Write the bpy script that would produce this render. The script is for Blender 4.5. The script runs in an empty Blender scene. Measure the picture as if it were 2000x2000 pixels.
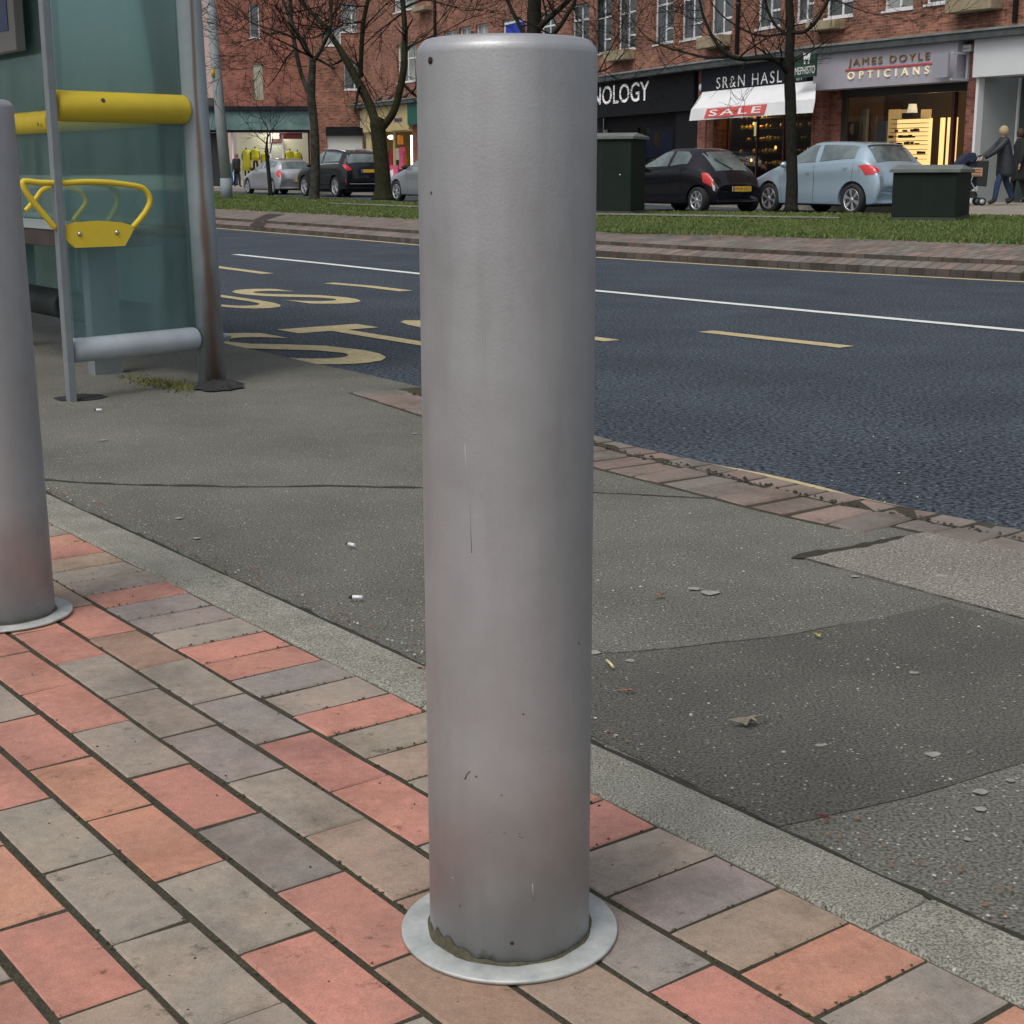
import bpy, bmesh, math, random
import numpy as np
from mathutils import Vector, Matrix
R_ = math.radians
rnd = random.Random(7)
sc = bpy.context.scene
col = sc.collection
# ------------------------------------------------------------------ camera
F, PT, RH, HC = 2898.549, .22597, -.00235, .88733
cp, sp = math.cos(PT), math.sin(PT)
FW = np.array([0, cp, -sp]); UP0 = np.array([0, sp, cp]); RT0 = np.array([1., 0, 0])
RT = RT0*math.cos(RH)+UP0*math.sin(RH); UP = UP0*math.cos(RH)-RT0*math.sin(RH)
EYE = np.array([0, 0, HC])
cam = bpy.data.cameras.new('camera'); co = bpy.data.objects.new('camera', cam); col.objects.link(co)
cam.sensor_width = 36; cam.lens = 36*F/2000; cam.clip_start = .05; cam.clip_end = 1000
m = Matrix.Identity(4)
for i in range(3):
    m[i][0] = RT[i]; m[i][1] = UP[i]; m[i][2] = -FW[i]; m[i][3] = EYE[i]
co.matrix_world = m
cam.dof.use_dof = False
sc.camera = co
sc.render.resolution_x = sc.render.resolution_y = 1024
# ------------------------------------------------------------------ light
EL, AZ = R_(58), R_(215)
w = bpy.data.worlds.new('World'); sc.world = w; w.use_nodes = True
nt = w.node_tree; nt.nodes.clear()
sky = nt.nodes.new('ShaderNodeTexSky'); sky.sky_type = 'NISHITA'; sky.sun_disc = False
sky.sun_elevation = EL; sky.sun_rotation = AZ; sky.air_density = 1.0; sky.dust_density = 5.0; sky.ozone_density = 1.0
hs = nt.nodes.new('ShaderNodeHueSaturation'); hs.inputs['Saturation'].default_value = .42
bg = nt.nodes.new('ShaderNodeBackground'); bg.inputs[1].default_value = .10
wo = nt.nodes.new('ShaderNodeOutputWorld')
nt.links.new(sky.outputs[0], hs.inputs['Color']); nt.links.new(hs.outputs[0], bg.inputs[0]); nt.links.new(bg.outputs[0], wo.inputs[0])
sl = bpy.data.lights.new('sun', 'SUN'); sl.energy = .6; sl.angle = R_(25); sl.color = (1, .96, .9)
so = bpy.data.objects.new('sun', sl); col.objects.link(so)
# the sky's sun_rotation turns clockwise from +Y
sd = Vector((math.sin(AZ)*math.cos(EL), math.cos(AZ)*math.cos(EL), math.sin(EL)))
so.rotation_euler = sd.to_track_quat('Z', 'Y').to_euler()
sc.view_settings.view_transform = 'Standard'; sc.view_settings.look = 'None'
sc.view_settings.exposure = .5; sc.view_settings.gamma = 1
# ------------------------------------------------------------------ helpers
def ray(px, py):
    return FW+(px-1000)/F*RT-(py-1000)/F*UP
def gp(px, py, z=0.):
    d = ray(px, py); t = (z-HC)/d[2]; return EYE+d*t
def at(px, py, Y):
    d = ray(px, py); return EYE+d*(Y/d[1])
def V(*a): return np.array(a, float)
def tag(o, label=None, cat=None, group=None, kind=None):
    if label: o['label'] = label
    if cat: o['category'] = cat
    if group: o['group'] = group
    if kind: o['kind'] = kind
    return o
def thing(name, loc, label, cat, group=None):
    o = bpy.data.objects.new(name, None); col.objects.link(o); o.location = Vector(loc)
    o.empty_display_size = .2
    return tag(o, label, cat, group)
def rootloc(p):
    v = Vector((0, 0, 0))
    while p is not None:
        v += p.location; p = p.parent
    return v
class Frame:
    """x along, y into the wall, z up"""
    def __init__(s, o, d, inward=None):
        s.o = V(*o); s.d = V(*d)/np.linalg.norm(d)
        s.n = V(-s.d[1], s.d[0], 0) if inward is None else V(*inward)/np.linalg.norm(inward)
        s.u = V(0, 0, 1)
    def __call__(s, x, y, z): return s.o+s.d*x+s.n*y+s.u*z
    def hit(s, px, py, y=0.):
        r = ray(px, py); q = s.o+s.n*y-EYE; t = (q@s.n)/(r@s.n); P = EYE+r*t-s.o
        return P@s.d, P[2]
WORLD = Frame((0, 0, 0), (1, 0, 0))
class MB:
    def __init__(s): s.v = []; s.f = []; s.mi = []; s.uv = {}; s.col = {}; s.smooth = set()
    def quad(s, *P, mi=0, c=None, uv=None):
        b = len(s.v); s.v += [tuple(p) for p in P]; s.f.append(tuple(range(b, b+len(P)))); s.mi.append(mi)
        if c is not None: s.col[len(s.f)-1] = c
        if uv is not None: s.uv[len(s.f)-1] = uv
        return len(s.f)-1
    def box(s, fr, x0, x1, y0, y1, z0, z1, mi=0, c=None):
        P = [fr(x, y, z) for z in (z0, z1) for y in (y0, y1) for x in (x0, x1)]
        b = len(s.v); s.v += [tuple(p) for p in P]
        U = [(x, z) for z in (z0, z1) for y in (y0, y1) for x in (x0, x1)]
        for q in ((0, 2, 3, 1), (4, 5, 7, 6), (0, 1, 5, 4), (2, 6, 7, 3), (0, 4, 6, 2), (1, 3, 7, 5)):
            s.f.append(tuple(b+i for i in q)); s.mi.append(mi)
            if q in ((0, 4, 6, 2), (1, 3, 7, 5)):
                yy = (y0, y0, y1, y1, y0, y0, y1, y1)
                s.uv[len(s.f)-1] = [((y1 if i in (2, 3, 6, 7) else y0), U[i][1]) for i in q]
            else: s.uv[len(s.f)-1] = [U[i] for i in q]
            if c is not None: s.col[len(s.f)-1] = c
        return s
    def tube(s, pts, rad, n=8, caps=True, mi=0):
        pts = [Vector(p) for p in pts]
        if not hasattr(rad, '__len__'): rad = [rad]*len(pts)
        b = len(s.v); N = len(pts)
        t0 = (pts[1]-pts[0]).normalized(); a = t0.orthogonal().normalized()
        for i, p in enumerate(pts):
            t = (pts[min(i+1, N-1)]-pts[max(i-1, 0)])
            t = t.normalized() if t.length > 1e-9 else t0
            a = (a-t*a.dot(t)); a = a.normalized() if a.length > 1e-6 else t.orthogonal().normalized()
            c = t.cross(a)
            for k in range(n):
                an = 2*math.pi*k/n; q = p+(a*math.cos(an)+c*math.sin(an))*rad[i]; s.v.append(tuple(q))
        for i in range(N-1):
            for k in range(n):
                s.f.append((b+i*n+k, b+i*n+(k+1) % n, b+(i+1)*n+(k+1) % n, b+(i+1)*n+k)); s.mi.append(mi); s.smooth.add(len(s.f)-1)
        if caps:
            s.f.append(tuple(b+k for k in reversed(range(n)))); s.mi.append(mi)
            s.f.append(tuple(b+(N-1)*n+k for k in range(n))); s.mi.append(mi)
        return s
    def lathe(s, c, axis, prof, n=32, mi=0, smooth=True, c0=None):
        """prof: (r, h) list along axis"""
        ax = Vector(axis).normalized(); a = ax.orthogonal().normalized(); bb = ax.cross(a); c = Vector(c); b = len(s.v)
        for r, h in prof:
            for k in range(n):
                an = 2*math.pi*k/n; s.v.append(tuple(c+ax*h+(a*math.cos(an)+bb*math.sin(an))*r))
        for i in range(len(prof)-1):
            for k in range(n):
                s.f.append((b+i*n+k, b+i*n+(k+1) % n, b+(i+1)*n+(k+1) % n, b+(i+1)*n+k)); s.mi.append(mi)
                if smooth: s.smooth.add(len(s.f)-1)
        if prof[0][0] > 1e-5: s.f.append(tuple(b+k for k in reversed(range(n)))); s.mi.append(mi)
        if prof[-1][0] > 1e-5: s.f.append(tuple(b+(len(prof)-1)*n+k for k in range(n))); s.mi.append(mi)
        return s
    def ell(s, c, rx, ry, rz, n=16, m_=10, rot=None, mi=0):
        b = len(s.v); rot = rot or Matrix.Identity(3); c = Vector(c)
        for i in range(m_+1):
            th = math.pi*i/m_
            for k in range(n):
                ph = 2*math.pi*k/n
                s.v.append(tuple(c+rot @ Vector((rx*math.sin(th)*math.cos(ph), ry*math.sin(th)*math.sin(ph), rz*math.cos(th)))))
        for i in range(m_):
            for k in range(n):
                s.f.append((b+i*n+k, b+(i+1)*n+k, b+(i+1)*n+(k+1) % n, b+i*n+(k+1) % n)); s.mi.append(mi); s.smooth.add(len(s.f)-1)
        return s
    def prism(s, fr, poly, y0, y1, mi=0, zmode=False):
        """poly in (x,z) of the frame, pushed from y0 to y1; zmode: poly is world xy, pushed from z y0 to y1"""
        if zmode: A = [(p[0], p[1], y0) for p in poly]; B = [(p[0], p[1], y1) for p in poly]
        else: A = [fr(p[0], y0, p[1]) for p in poly]; B = [fr(p[0], y1, p[1]) for p in poly]
        n = len(poly); b = len(s.v); s.v += [tuple(p) for p in A]+[tuple(p) for p in B]
        s.f.append(tuple(b+k for k in range(n))); s.f.append(tuple(b+n+k for k in reversed(range(n)))); s.mi += [mi, mi]
        for k in range(n):
            k2 = (k+1) % n; s.f.append((b+k, b+n+k, b+n+k2, b+k2)); s.mi.append(mi)
        return s
    def build(s, name, mat, parent=None, origin=None, fix=False, bevel=0):
        me = bpy.data.meshes.new(name)
        if parent is not None: off = rootloc(parent); loc = Vector((0, 0, 0))
        else:
            if origin is None:
                A = np.array(s.v); origin = (float(A[:, 0].mean()), float(A[:, 1].mean()), float(A[:, 2].min()))
            off = Vector(origin); loc = off
        me.from_pydata([tuple(Vector(v)-off) for v in s.v], [], s.f)
        mats = mat if isinstance(mat, (list, tuple)) else [mat]
        for m_ in mats: me.materials.append(m_)
        if len(mats) > 1: me.polygons.foreach_set('material_index', s.mi)
        if s.uv:
            ul = me.uv_layers.new(name='UVMap')
            for fi, uvs in s.uv.items():
                ls = me.polygons[fi].loop_start
                for k, u in enumerate(uvs): ul.data[ls+k].uv = u
        if s.col:
            ca = me.color_attributes.new('Col', 'FLOAT_COLOR', 'CORNER')
            for fi, c in s.col.items():
                p = me.polygons[fi]
                for k in range(p.loop_start, p.loop_start+p.loop_total): ca.data[k].color = (*c, 1)
        if fix:
            bm = bmesh.new(); bm.from_mesh(me); bmesh.ops.remove_doubles(bm, verts=bm.verts, dist=1e-5)
            bmesh.ops.recalc_face_normals(bm, faces=bm.faces); bm.to_mesh(me); bm.free()
        elif s.smooth:
            for i in s.smooth: me.polygons[i].use_smooth = True
        if fix and s.smooth:
            for p in me.polygons: p.use_smooth = True
        o = bpy.data.objects.new(name, me); col.objects.link(o); o.location = loc
        if parent is not None: o.parent = parent
        if fix and s.smooth:
            me.set_sharp_from_angle(angle=R_(35))
        if bevel:
            md = o.modifiers.new('bevel', 'BEVEL'); md.width = bevel; md.segments = 2; md.limit_method = 'ANGLE'
        return o
def struct(o): o['kind'] = 'structure'; return o
# ------------------------------------------------------------------ materials
def mat(name, c, rough=.7, metal=0, var=0, vs=8, c2=None, bump=0, bs=60, spec=.5, coat=0, emis=None, estr=0, speck=None, sps=120, spt=.1, det=3):
    m_ = bpy.data.materials.new(name); m_.use_nodes = True; n = m_.node_tree; b = n.nodes['Principled BSDF']; L = n.links.new
    b.inputs['Roughness'].default_value = rough; b.inputs['Metallic'].default_value = metal
    b.inputs['Specular IOR Level'].default_value = spec; b.inputs['Coat Weight'].default_value = coat; b.inputs['Coat Roughness'].default_value = .08
    b.inputs['Base Color'].default_value = (*c, 1)
    tc = n.nodes.new('ShaderNodeTexCoord'); out = None
    if var or c2:
        nz = n.nodes.new('ShaderNodeTexNoise'); nz.inputs['Scale'].default_value = vs; nz.inputs['Detail'].default_value = det; nz.inputs['Roughness'].default_value = .65
        L(tc.outputs['Object'], nz.inputs['Vector'])
        r = n.nodes.new('ShaderNodeValToRGB'); r.color_ramp.elements[0].position = .32; r.color_ramp.elements[1].position = .68
        d = c2 or tuple(x*(1+var) for x in c); a = c if c2 else tuple(x*(1-var) for x in c)
        r.color_ramp.elements[0].color = (*a, 1); r.color_ramp.elements[1].color = (*d, 1)
        L(nz.outputs[0], r.inputs[0]); out = r.outputs[0]
    if speck:
        vo = n.nodes.new('ShaderNodeTexVoronoi'); vo.inputs['Scale'].default_value = sps; L(tc.outputs['Object'], vo.inputs['Vector'])
        wn = n.nodes.new('ShaderNodeMath'); wn.operation = 'LESS_THAN'; wn.inputs[1].default_value = .32
        L(vo.outputs['Distance'], wn.inputs[0])
        sx = n.nodes.new('ShaderNodeSeparateColor'); L(vo.outputs['Color'], sx.inputs[0])
        lt = n.nodes.new('ShaderNodeMath'); lt.operation = 'LESS_THAN'; lt.inputs[1].default_value = spt; L(sx.outputs[0], lt.inputs[0])
        mu = n.nodes.new('ShaderNodeMath'); mu.operation = 'MULTIPLY'; L(wn.outputs[0], mu.inputs[0]); L(lt.outputs[0], mu.inputs[1])
        mx = n.nodes.new('ShaderNodeMix'); mx.data_type = 'RGBA'; mx.inputs[7].default_value = (*speck, 1); L(mu.outputs[0], mx.inputs[0])
        if out: L(out, mx.inputs[6])
        else: mx.inputs[6].default_value = (*c, 1)
        out = mx.outputs[2]
    if out: L(out, b.inputs['Base Color'])
    if bump:
        nb = n.nodes.new('ShaderNodeTexNoise'); nb.inputs['Scale'].default_value = bs; nb.inputs['Detail'].default_value = 4; L(tc.outputs['Object'], nb.inputs['Vector'])
        bu = n.nodes.new('ShaderNodeBump'); bu.inputs['Strength'].default_value = bump; bu.inputs['Distance'].default_value = .01; L(nb.outputs[0], bu.inputs['Height']); L(bu.outputs[0], b.inputs['Normal'])
    if emis: b.inputs['Emission Color'].default_value = (*emis, 1); b.inputs['Emission Strength'].default_value = estr
    return m_
def brickmat(name, c1, c2, mortar, sc_=1., bw=.225, rh=.075, dark=None, coarse=0):
    m_ = bpy.data.materials.new(name); m_.use_nodes = True; n = m_.node_tree; b = n.nodes['Principled BSDF']; L = n.links.new
    b.inputs['Roughness'].default_value = .85
    uv = n.nodes.new('ShaderNodeUVMap'); br = n.nodes.new('ShaderNodeTexBrick')
    br.inputs['Scale'].default_value = 1; br.inputs['Brick Width'].default_value = bw; br.inputs['Row Height'].default_value = rh
    br.inputs['Mortar Size'].default_value = .006; br.inputs['Mortar Smooth'].default_value = .4; br.inputs['Bias'].default_value = -.1
    br.inputs['Color1'].default_value = (*c1, 1); br.inputs['Color2'].default_value = (*c2, 1); br.inputs['Mortar'].default_value = (*mortar, 1)
    L(uv.outputs[0], br.inputs['Vector'])
    nz = n.nodes.new('ShaderNodeTexNoise'); nz.inputs['Scale'].default_value = 1.3; nz.inputs['Detail'].default_value = 7; nz.inputs['Roughness'].default_value = .7
    L(uv.outputs[0], nz.inputs['Vector'])
    r = n.nodes.new('ShaderNodeValToRGB'); r.color_ramp.elements[0].position = .35; r.color_ramp.elements[1].position = .65
    r.color_ramp.elements[0].color = (.58, .56, .55, 1); r.color_ramp.elements[1].color = (1.2, 1.2, 1.2, 1); L(nz.outputs[0], r.inputs[0])
    mx = n.nodes.new('ShaderNodeMix'); mx.data_type = 'RGBA'; mx.blend_type = 'MULTIPLY'; mx.inputs[0].default_value = 1
    L(br.outputs[0], mx.inputs[6]); L(r.outputs[0], mx.inputs[7])
    # single darker and paler bricks
    mp = n.nodes.new('ShaderNodeMapping'); mp.inputs['Scale'].default_value = (1/bw, 1/rh, 1); L(uv.outputs[0], mp.inputs[0])
    wn = n.nodes.new('ShaderNodeTexNoise'); wn.inputs['Scale'].default_value = .9; wn.inputs['Detail'].default_value = 1; L(mp.outputs[0], wn.inputs[0])
    r2 = n.nodes.new('ShaderNodeValToRGB'); e = r2.color_ramp.elements; e[0].position = .33; e[0].color = (.45, .42, .42, 1); e[1].position = .42; e[1].color = (1, 1, 1, 1)
    e2 = e.new(.62); e2.color = (1, 1, 1, 1); e3 = e.new(.72); e3.color = (1.5, 1.35, 1.25, 1)
    L(wn.outputs[0], r2.inputs[0])
    m2 = n.nodes.new('ShaderNodeMix'); m2.data_type = 'RGBA'; m2.blend_type = 'MULTIPLY'; m2.inputs[0].default_value = 1
    L(mx.outputs[2], m2.inputs[6]); L(r2.outputs[0], m2.inputs[7]); L(m2.outputs[2], b.inputs['Base Color'])
    return m_
M = {}
M['brick'] = brickmat('old_red_brick', (.30, .125, .08), (.17, .068, .046), (.32, .24, .18))
M['brick_smooth'] = brickmat('smooth_red_brick', (.32, .125, .09), (.25, .10, .075), (.28, .16, .12))
M['brick_pier'] = brickmat('pier_brick', (.27, .10, .07), (.17, .06, .045), (.22, .16, .13))
M['stone'] = mat('buff_stone', (.30, .25, .16), .85, var=.25, vs=4)
M['white'] = mat('white_paint', (.72, .73, .74), .5)
M['frame'] = mat('window_white', (.70, .71, .72), .5, var=.12, vs=6)
M['glass'] = mat('dark_window_glass', (.035, .045, .05), .06, spec=.9, c2=(.10, .12, .125), vs=.5)
M['glassb'] = mat('curtained_window_glass', (.14, .16, .155), .1, spec=.8, c2=(.36, .37, .35), vs=.8)
M['canopy'] = mat('dark_canopy', (.055, .065, .065), .7, var=.3, vs=3)
M['canopy_top'] = mat('canopy_lead', (.20, .21, .20), .7, var=.25, vs=2)
M['black'] = mat('black_fascia', (.007, .008, .011), .7, spec=.2)
M['navy'] = mat('navy_fascia', (.014, .018, .027), .7, spec=.2)
M['rail'] = mat('yellow_rail', (.70, .52, .03), .6, c2=(.62, .47, .035), vs=9, speck=(.05, .04, .02), sps=30, spt=.03)
M['galv'] = mat('galvanised', (.42, .46, .47), .5, var=.12, vs=12)
M['rubber'] = mat('tyre_rubber', (.018, .018, .019), .8)
M['alloy'] = mat('alloy_wheel', (.62, .63, .65), .3, metal=.7)
M['dark'] = mat('dark_plastic', (.015, .016, .018), .6)
M['bark'] = mat('mossy_bark', (.022, .025, .012), .9, c2=(.055, .050, .030), vs=14, bump=.8, bs=30, det=6, spec=.1)
M['bark2'] = mat('dark_bark', (.012, .014, .011), .9, c2=(.034, .031, .025), vs=12, bump=.8, bs=30, det=6, spec=.1)
M['bark3'] = mat('birch_like_bark', (.016, .018, .013), .9, c2=(.075, .072, .060), vs=9, bump=.7, bs=30, det=6, spec=.1)
M['twig'] = mat('twigs', (.020, .017, .015), .9, spec=.1)
def facade_glass(name, alpha=.9, tint=(.6, .65, .65)):
    m_ = bpy.data.materials.new(name); m_.use_nodes = True; n = m_.node_tree; n.nodes.clear(); L = n.links.new
    o = n.nodes.new('ShaderNodeOutputMaterial'); t = n.nodes.new('ShaderNodeBsdfTransparent'); t.inputs[0].default_value = (*tint, 1)
    g = n.nodes.new('ShaderNodeBsdfGlossy'); g.inputs['Roughness'].default_value = .03
    fr = n.nodes.new('ShaderNodeFresnel'); fr.inputs[0].default_value = 1.6
    x = n.nodes.new('ShaderNodeMixShader'); L(fr.outputs[0], x.inputs[0]); L(t.outputs[0], x.inputs[1]); L(g.outputs[0], x.inputs[2]); L(x.outputs[0], o.inputs[0])
    return m_
M['shopglass'] = facade_glass('shop_window_glass', tint=(.78, .80, .80))
def shelter_glass():
    m_ = bpy.data.materials.new('teal_tinted_glass'); m_.use_nodes = True; n = m_.node_tree; n.nodes.clear(); L = n.links.new
    o = n.nodes.new('ShaderNodeOutputMaterial'); t = n.nodes.new('ShaderNodeBsdfTransparent'); t.inputs[0].default_value = (.86, .95, .94, 1)
    g = n.nodes.new('ShaderNodeBsdfGlossy'); g.inputs['Roughness'].default_value = .02; g.inputs[0].default_value = (.62, .88, .86, 1)
    d = n.nodes.new('ShaderNodeBsdfDiffuse'); d.inputs[0].default_value = (.46, .60, .58, 1)
    fr = n.nodes.new('ShaderNodeFresnel'); fr.inputs[0].default_value = 1.75; fa = n.nodes.new('ShaderNodeMath'); fa.inputs[1].default_value = .11; L(fr.outputs[0], fa.inputs[0])
    x = n.nodes.new('ShaderNodeMixShader'); L(fa.outputs[0], x.inputs[0]); L(t.outputs[0], x.inputs[1]); L(g.outputs[0], x.inputs[2])
    tc = n.nodes.new('ShaderNodeTexCoord'); nz = n.nodes.new('ShaderNodeTexNoise'); nz.inputs['Scale'].default_value = 1; nz.inputs['Detail'].default_value = 7; nz.inputs['Roughness'].default_value = .65
    mpg = n.nodes.new('ShaderNodeMapping'); mpg.inputs['Scale'].default_value = (9, 9, 2.2); mpg.inputs['Rotation'].default_value = (.2, .3, 0); L(tc.outputs['Object'], mpg.inputs[0]); L(mpg.outputs[0], nz.inputs['Vector'])
    mr = n.nodes.new('ShaderNodeMapRange'); mr.inputs[1].default_value = .3; mr.inputs[2].default_value = .7; mr.inputs[3].default_value = .07; mr.inputs[4].default_value = .20; L(nz.outputs[0], mr.inputs[0])
    y = n.nodes.new('ShaderNodeMixShader'); L(mr.outputs[0], y.inputs[0]); L(x.outputs[0], y.inputs[1]); L(d.outputs[0], y.inputs[2]); L(y.outputs[0], o.inputs[0])
    return m_
M['teal'] = shelter_glass()
def bollard_mat():
    m_ = mat('silver_painted_steel', (.435, .455, .47), .40, metal=.55, c2=(.35, .352, .362), vs=6, bump=.05, bs=300, det=8)
    n = m_.node_tree; L = n.links.new; b = n.nodes['Principled BSDF']
    tc = n.nodes.new('ShaderNodeTexCoord'); sx = n.nodes.new('ShaderNodeSeparateXYZ'); L(tc.outputs['Object'], sx.inputs[0])
    # grime held near the foot, a few scratches and chips
    nz = n.nodes.new('ShaderNodeTexNoise'); nz.inputs['Scale'].default_value = 26; nz.inputs['Detail'].default_value = 8; nz.inputs['Roughness'].default_value = .7; L(tc.outputs['Object'], nz.inputs['Vector'])
    mr = n.nodes.new('ShaderNodeMapRange'); mr.inputs[1].default_value = .0; mr.inputs[2].default_value = .10; mr.inputs[3].default_value = .50; mr.inputs[4].default_value = .26; L(sx.outputs[2], mr.inputs[0])
    lt = n.nodes.new('ShaderNodeMath'); lt.operation = 'SUBTRACT'; L(mr.outputs[0], lt.inputs[0]); L(nz.outputs[0], lt.inputs[1])
    mm = n.nodes.new('ShaderNodeMath'); mm.operation = 'MULTIPLY'; mm.use_clamp = True; mm.inputs[1].default_value = 5; L(lt.outputs[0], mm.inputs[0])
    mx = n.nodes.new('ShaderNodeMix'); mx.data_type = 'RGBA'; mx.inputs[7].default_value = (.06, .055, .035, 1)
    src = b.inputs['Base Color'].links[0].from_socket
    L(mm.outputs[0], mx.inputs[0]); L(src, mx.inputs[6])
    mp = n.nodes.new('ShaderNodeMapping'); mp.inputs['Scale'].default_value = (30, 30, 3); mp.inputs['Rotation'].default_value = (.05, .08, 0); L(tc.outputs['Object'], mp.inputs[0])
    n2 = n.nodes.new('ShaderNodeTexNoise'); n2.inputs['Scale'].default_value = 1; n2.inputs['Detail'].default_value = 5; L(mp.outputs[0], n2.inputs[0])
    r2 = n.nodes.new('ShaderNodeValToRGB'); r2.color_ramp.elements[0].position = .25; r2.color_ramp.elements[0].color = (.90, .89, .89, 1); r2.color_ramp.elements[1].position = .48; r2.color_ramp.elements[1].color = (1, 1, 1, 1); L(n2.outputs[0], r2.inputs[0])
    m3 = n.nodes.new('ShaderNodeMix'); m3.data_type = 'RGBA'; m3.blend_type = 'MULTIPLY'; m3.inputs[0].default_value = 1; L(mx.outputs[2], m3.inputs[6]); L(r2.outputs[0], m3.inputs[7])
    vo = n.nodes.new('ShaderNodeTexVoronoi'); vo.inputs['Scale'].default_value = 26; L(tc.outputs['Object'], vo.inputs['Vector'])
    l1 = n.nodes.new('ShaderNodeMath'); l1.operation = 'LESS_THAN'; l1.inputs[1].default_value = .085; L(vo.outputs['Distance'], l1.inputs[0])
    s3 = n.nodes.new('ShaderNodeSeparateColor'); L(vo.outputs['Color'], s3.inputs[0]); l2 = n.nodes.new('ShaderNodeMath'); l2.operation = 'LESS_THAN'; l2.inputs[1].default_value = .10; L(s3.outputs[0], l2.inputs[0])
    mu = n.nodes.new('ShaderNodeMath'); mu.operation = 'MULTIPLY'; L(l1.outputs[0], mu.inputs[0]); L(l2.outputs[0], mu.inputs[1])
    m4 = n.nodes.new('ShaderNodeMix'); m4.data_type = 'RGBA'; m4.inputs[7].default_value = (.09, .07, .06, 1); L(mu.outputs[0], m4.inputs[0]); L(m3.outputs[2], m4.inputs[6])
    L(m4.outputs[2], b.inputs['Base Color'])
    n3 = n.nodes.new('ShaderNodeMapRange'); n3.inputs[3].default_value = .38; n3.inputs[4].default_value = .54; L(n2.outputs[0], n3.inputs[0]); L(n3.outputs[0], b.inputs['Roughness'])
    return m_
M['silver'] = bollard_mat()
M['flange'] = mat('galvanised_plate', (.33, .36, .36), .5, metal=.3, c2=(.56, .58, .55), vs=26, det=8)
def vcol_mat(name, rough=.8):
    m_ = bpy.data.materials.new(name); m_.use_nodes = True; n = m_.node_tree; b = n.nodes['Principled BSDF']; L = n.links.new
    b.inputs['Roughness'].default_value = rough; b.inputs['Specular IOR Level'].default_value = .35
    a = n.nodes.new('ShaderNodeVertexColor'); a.layer_name = 'Col'; tc = n.nodes.new('ShaderNodeTexCoord')
    def noise(s, d=4, ro=.6):
        q = n.nodes.new('ShaderNodeTexNoise'); q.inputs['Scale'].default_value = s; q.inputs['Detail'].default_value = d; q.inputs['Roughness'].default_value = ro; L(tc.outputs['Object'], q.inputs['Vector']); return q.outputs[0]
    def ramp(x, p0, c0, p1, c1):
        r = n.nodes.new('ShaderNodeValToRGB'); r.color_ramp.elements[0].position = p0; r.color_ramp.elements[0].color = (*c0, 1); r.color_ramp.elements[1].position = p1; r.color_ramp.elements[1].color = (*c1, 1); L(x, r.inputs[0]); return r.outputs[0]
    def mul(p, q):
        x = n.nodes.new('ShaderNodeMix'); x.data_type = 'RGBA'; x.blend_type = 'MULTIPLY'; x.inputs[0].default_value = 1; L(p, x.inputs[6]); L(q, x.inputs[7]); return x.outputs[2]
    c = mul(a.outputs[0], ramp(noise(7, 5, .62), .3, (.82, .86, .87), .7, (1.14, 1.07, 1.02)))
    c = mul(c, ramp(noise(70, 4), .3, (.88, .88, .88), .7, (1.1, 1.1, 1.1)))
    c = mul(c, ramp(noise(420, 2), .28, (.78, .78, .78), .6, (1.06, 1.06, 1.06)))
    c = mul(c, ramp(noise(22, 9, .78), .33, (.42, .39, .36), .41, (1, 1, 1)))
    c = mul(c, ramp(noise(3.2, 6, .7), .34, (.66, .64, .62), .52, (1, 1, 1)))
    L(c, b.inputs['Base Color'])
    bu = n.nodes.new('ShaderNodeBump'); bu.inputs['Strength'].default_value = .25; bu.inputs['Distance'].default_value = .003; L(noise(260, 4), bu.inputs['Height']); L(bu.outputs[0], b.inputs['Normal'])
    return m_
M['paver'] = vcol_mat('clay_pavers')
def asphalt(name, c, c2, chips, spt, vs=2.2, bump=.6, fine=330, rough=.9, con=(.42, 1.35)):
    m_ = mat(name, c, rough, c2=c2, vs=vs, det=7, speck=chips, sps=150, spt=spt)
    n = m_.node_tree; L = n.links.new; b = n.nodes['Principled BSDF']; b.inputs['Specular IOR Level'].default_value = .18
    tc = n.nodes.new('ShaderNodeTexCoord'); q = n.nodes.new('ShaderNodeTexNoise'); q.inputs['Scale'].default_value = fine; q.inputs['Detail'].default_value = 3; L(tc.outputs['Object'], q.inputs['Vector'])
    r = n.nodes.new('ShaderNodeValToRGB'); r.color_ramp.elements[0].position = .34; r.color_ramp.elements[0].color = (con[0],)*3+(1,); r.color_ramp.elements[1].position = .62; r.color_ramp.elements[1].color = (con[1],)*3+(1,); L(q.outputs[0], r.inputs[0])
    x = n.nodes.new('ShaderNodeMix'); x.data_type = 'RGBA'; x.blend_type = 'MULTIPLY'; x.inputs[0].default_value = 1; L(b.inputs['Base Color'].links[0].from_socket, x.inputs[6]); L(r.outputs[0], x.inputs[7]); L(x.outputs[2], b.inputs['Base Color'])
    bu = n.nodes.new('ShaderNodeBump'); bu.inputs['Strength'].default_value = bump; bu.inputs['Distance'].default_value = .006; L(q.outputs[0], bu.inputs['Height']); L(bu.outputs[0], b.inputs['Normal'])
    return m_
M['road'] = asphalt('road_asphalt', (.030, .038, .048), (.048, .060, .074), (.17, .19, .21), .10, vs=1.1, fine=62, bump=1.0, rough=.85, con=(.12, 2.1))
M['foot'] = asphalt('footway_asphalt', (.115, .115, .098), (.175, .172, .149), (.42, .41, .37), .08, vs=1.6, fine=190, bump=.5)
M['footd'] = asphalt('dark_patch_asphalt', (.082, .082, .073), (.122, .120, .107), (.36, .34, .31), .05, vs=2.5, fine=200, bump=.5)
M['footl'] = asphalt('concrete_patch', (.19, .178, .155), (.24, .225, .195), (.5, .48, .44), .12, vs=3, fine=170, bump=.4)
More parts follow.
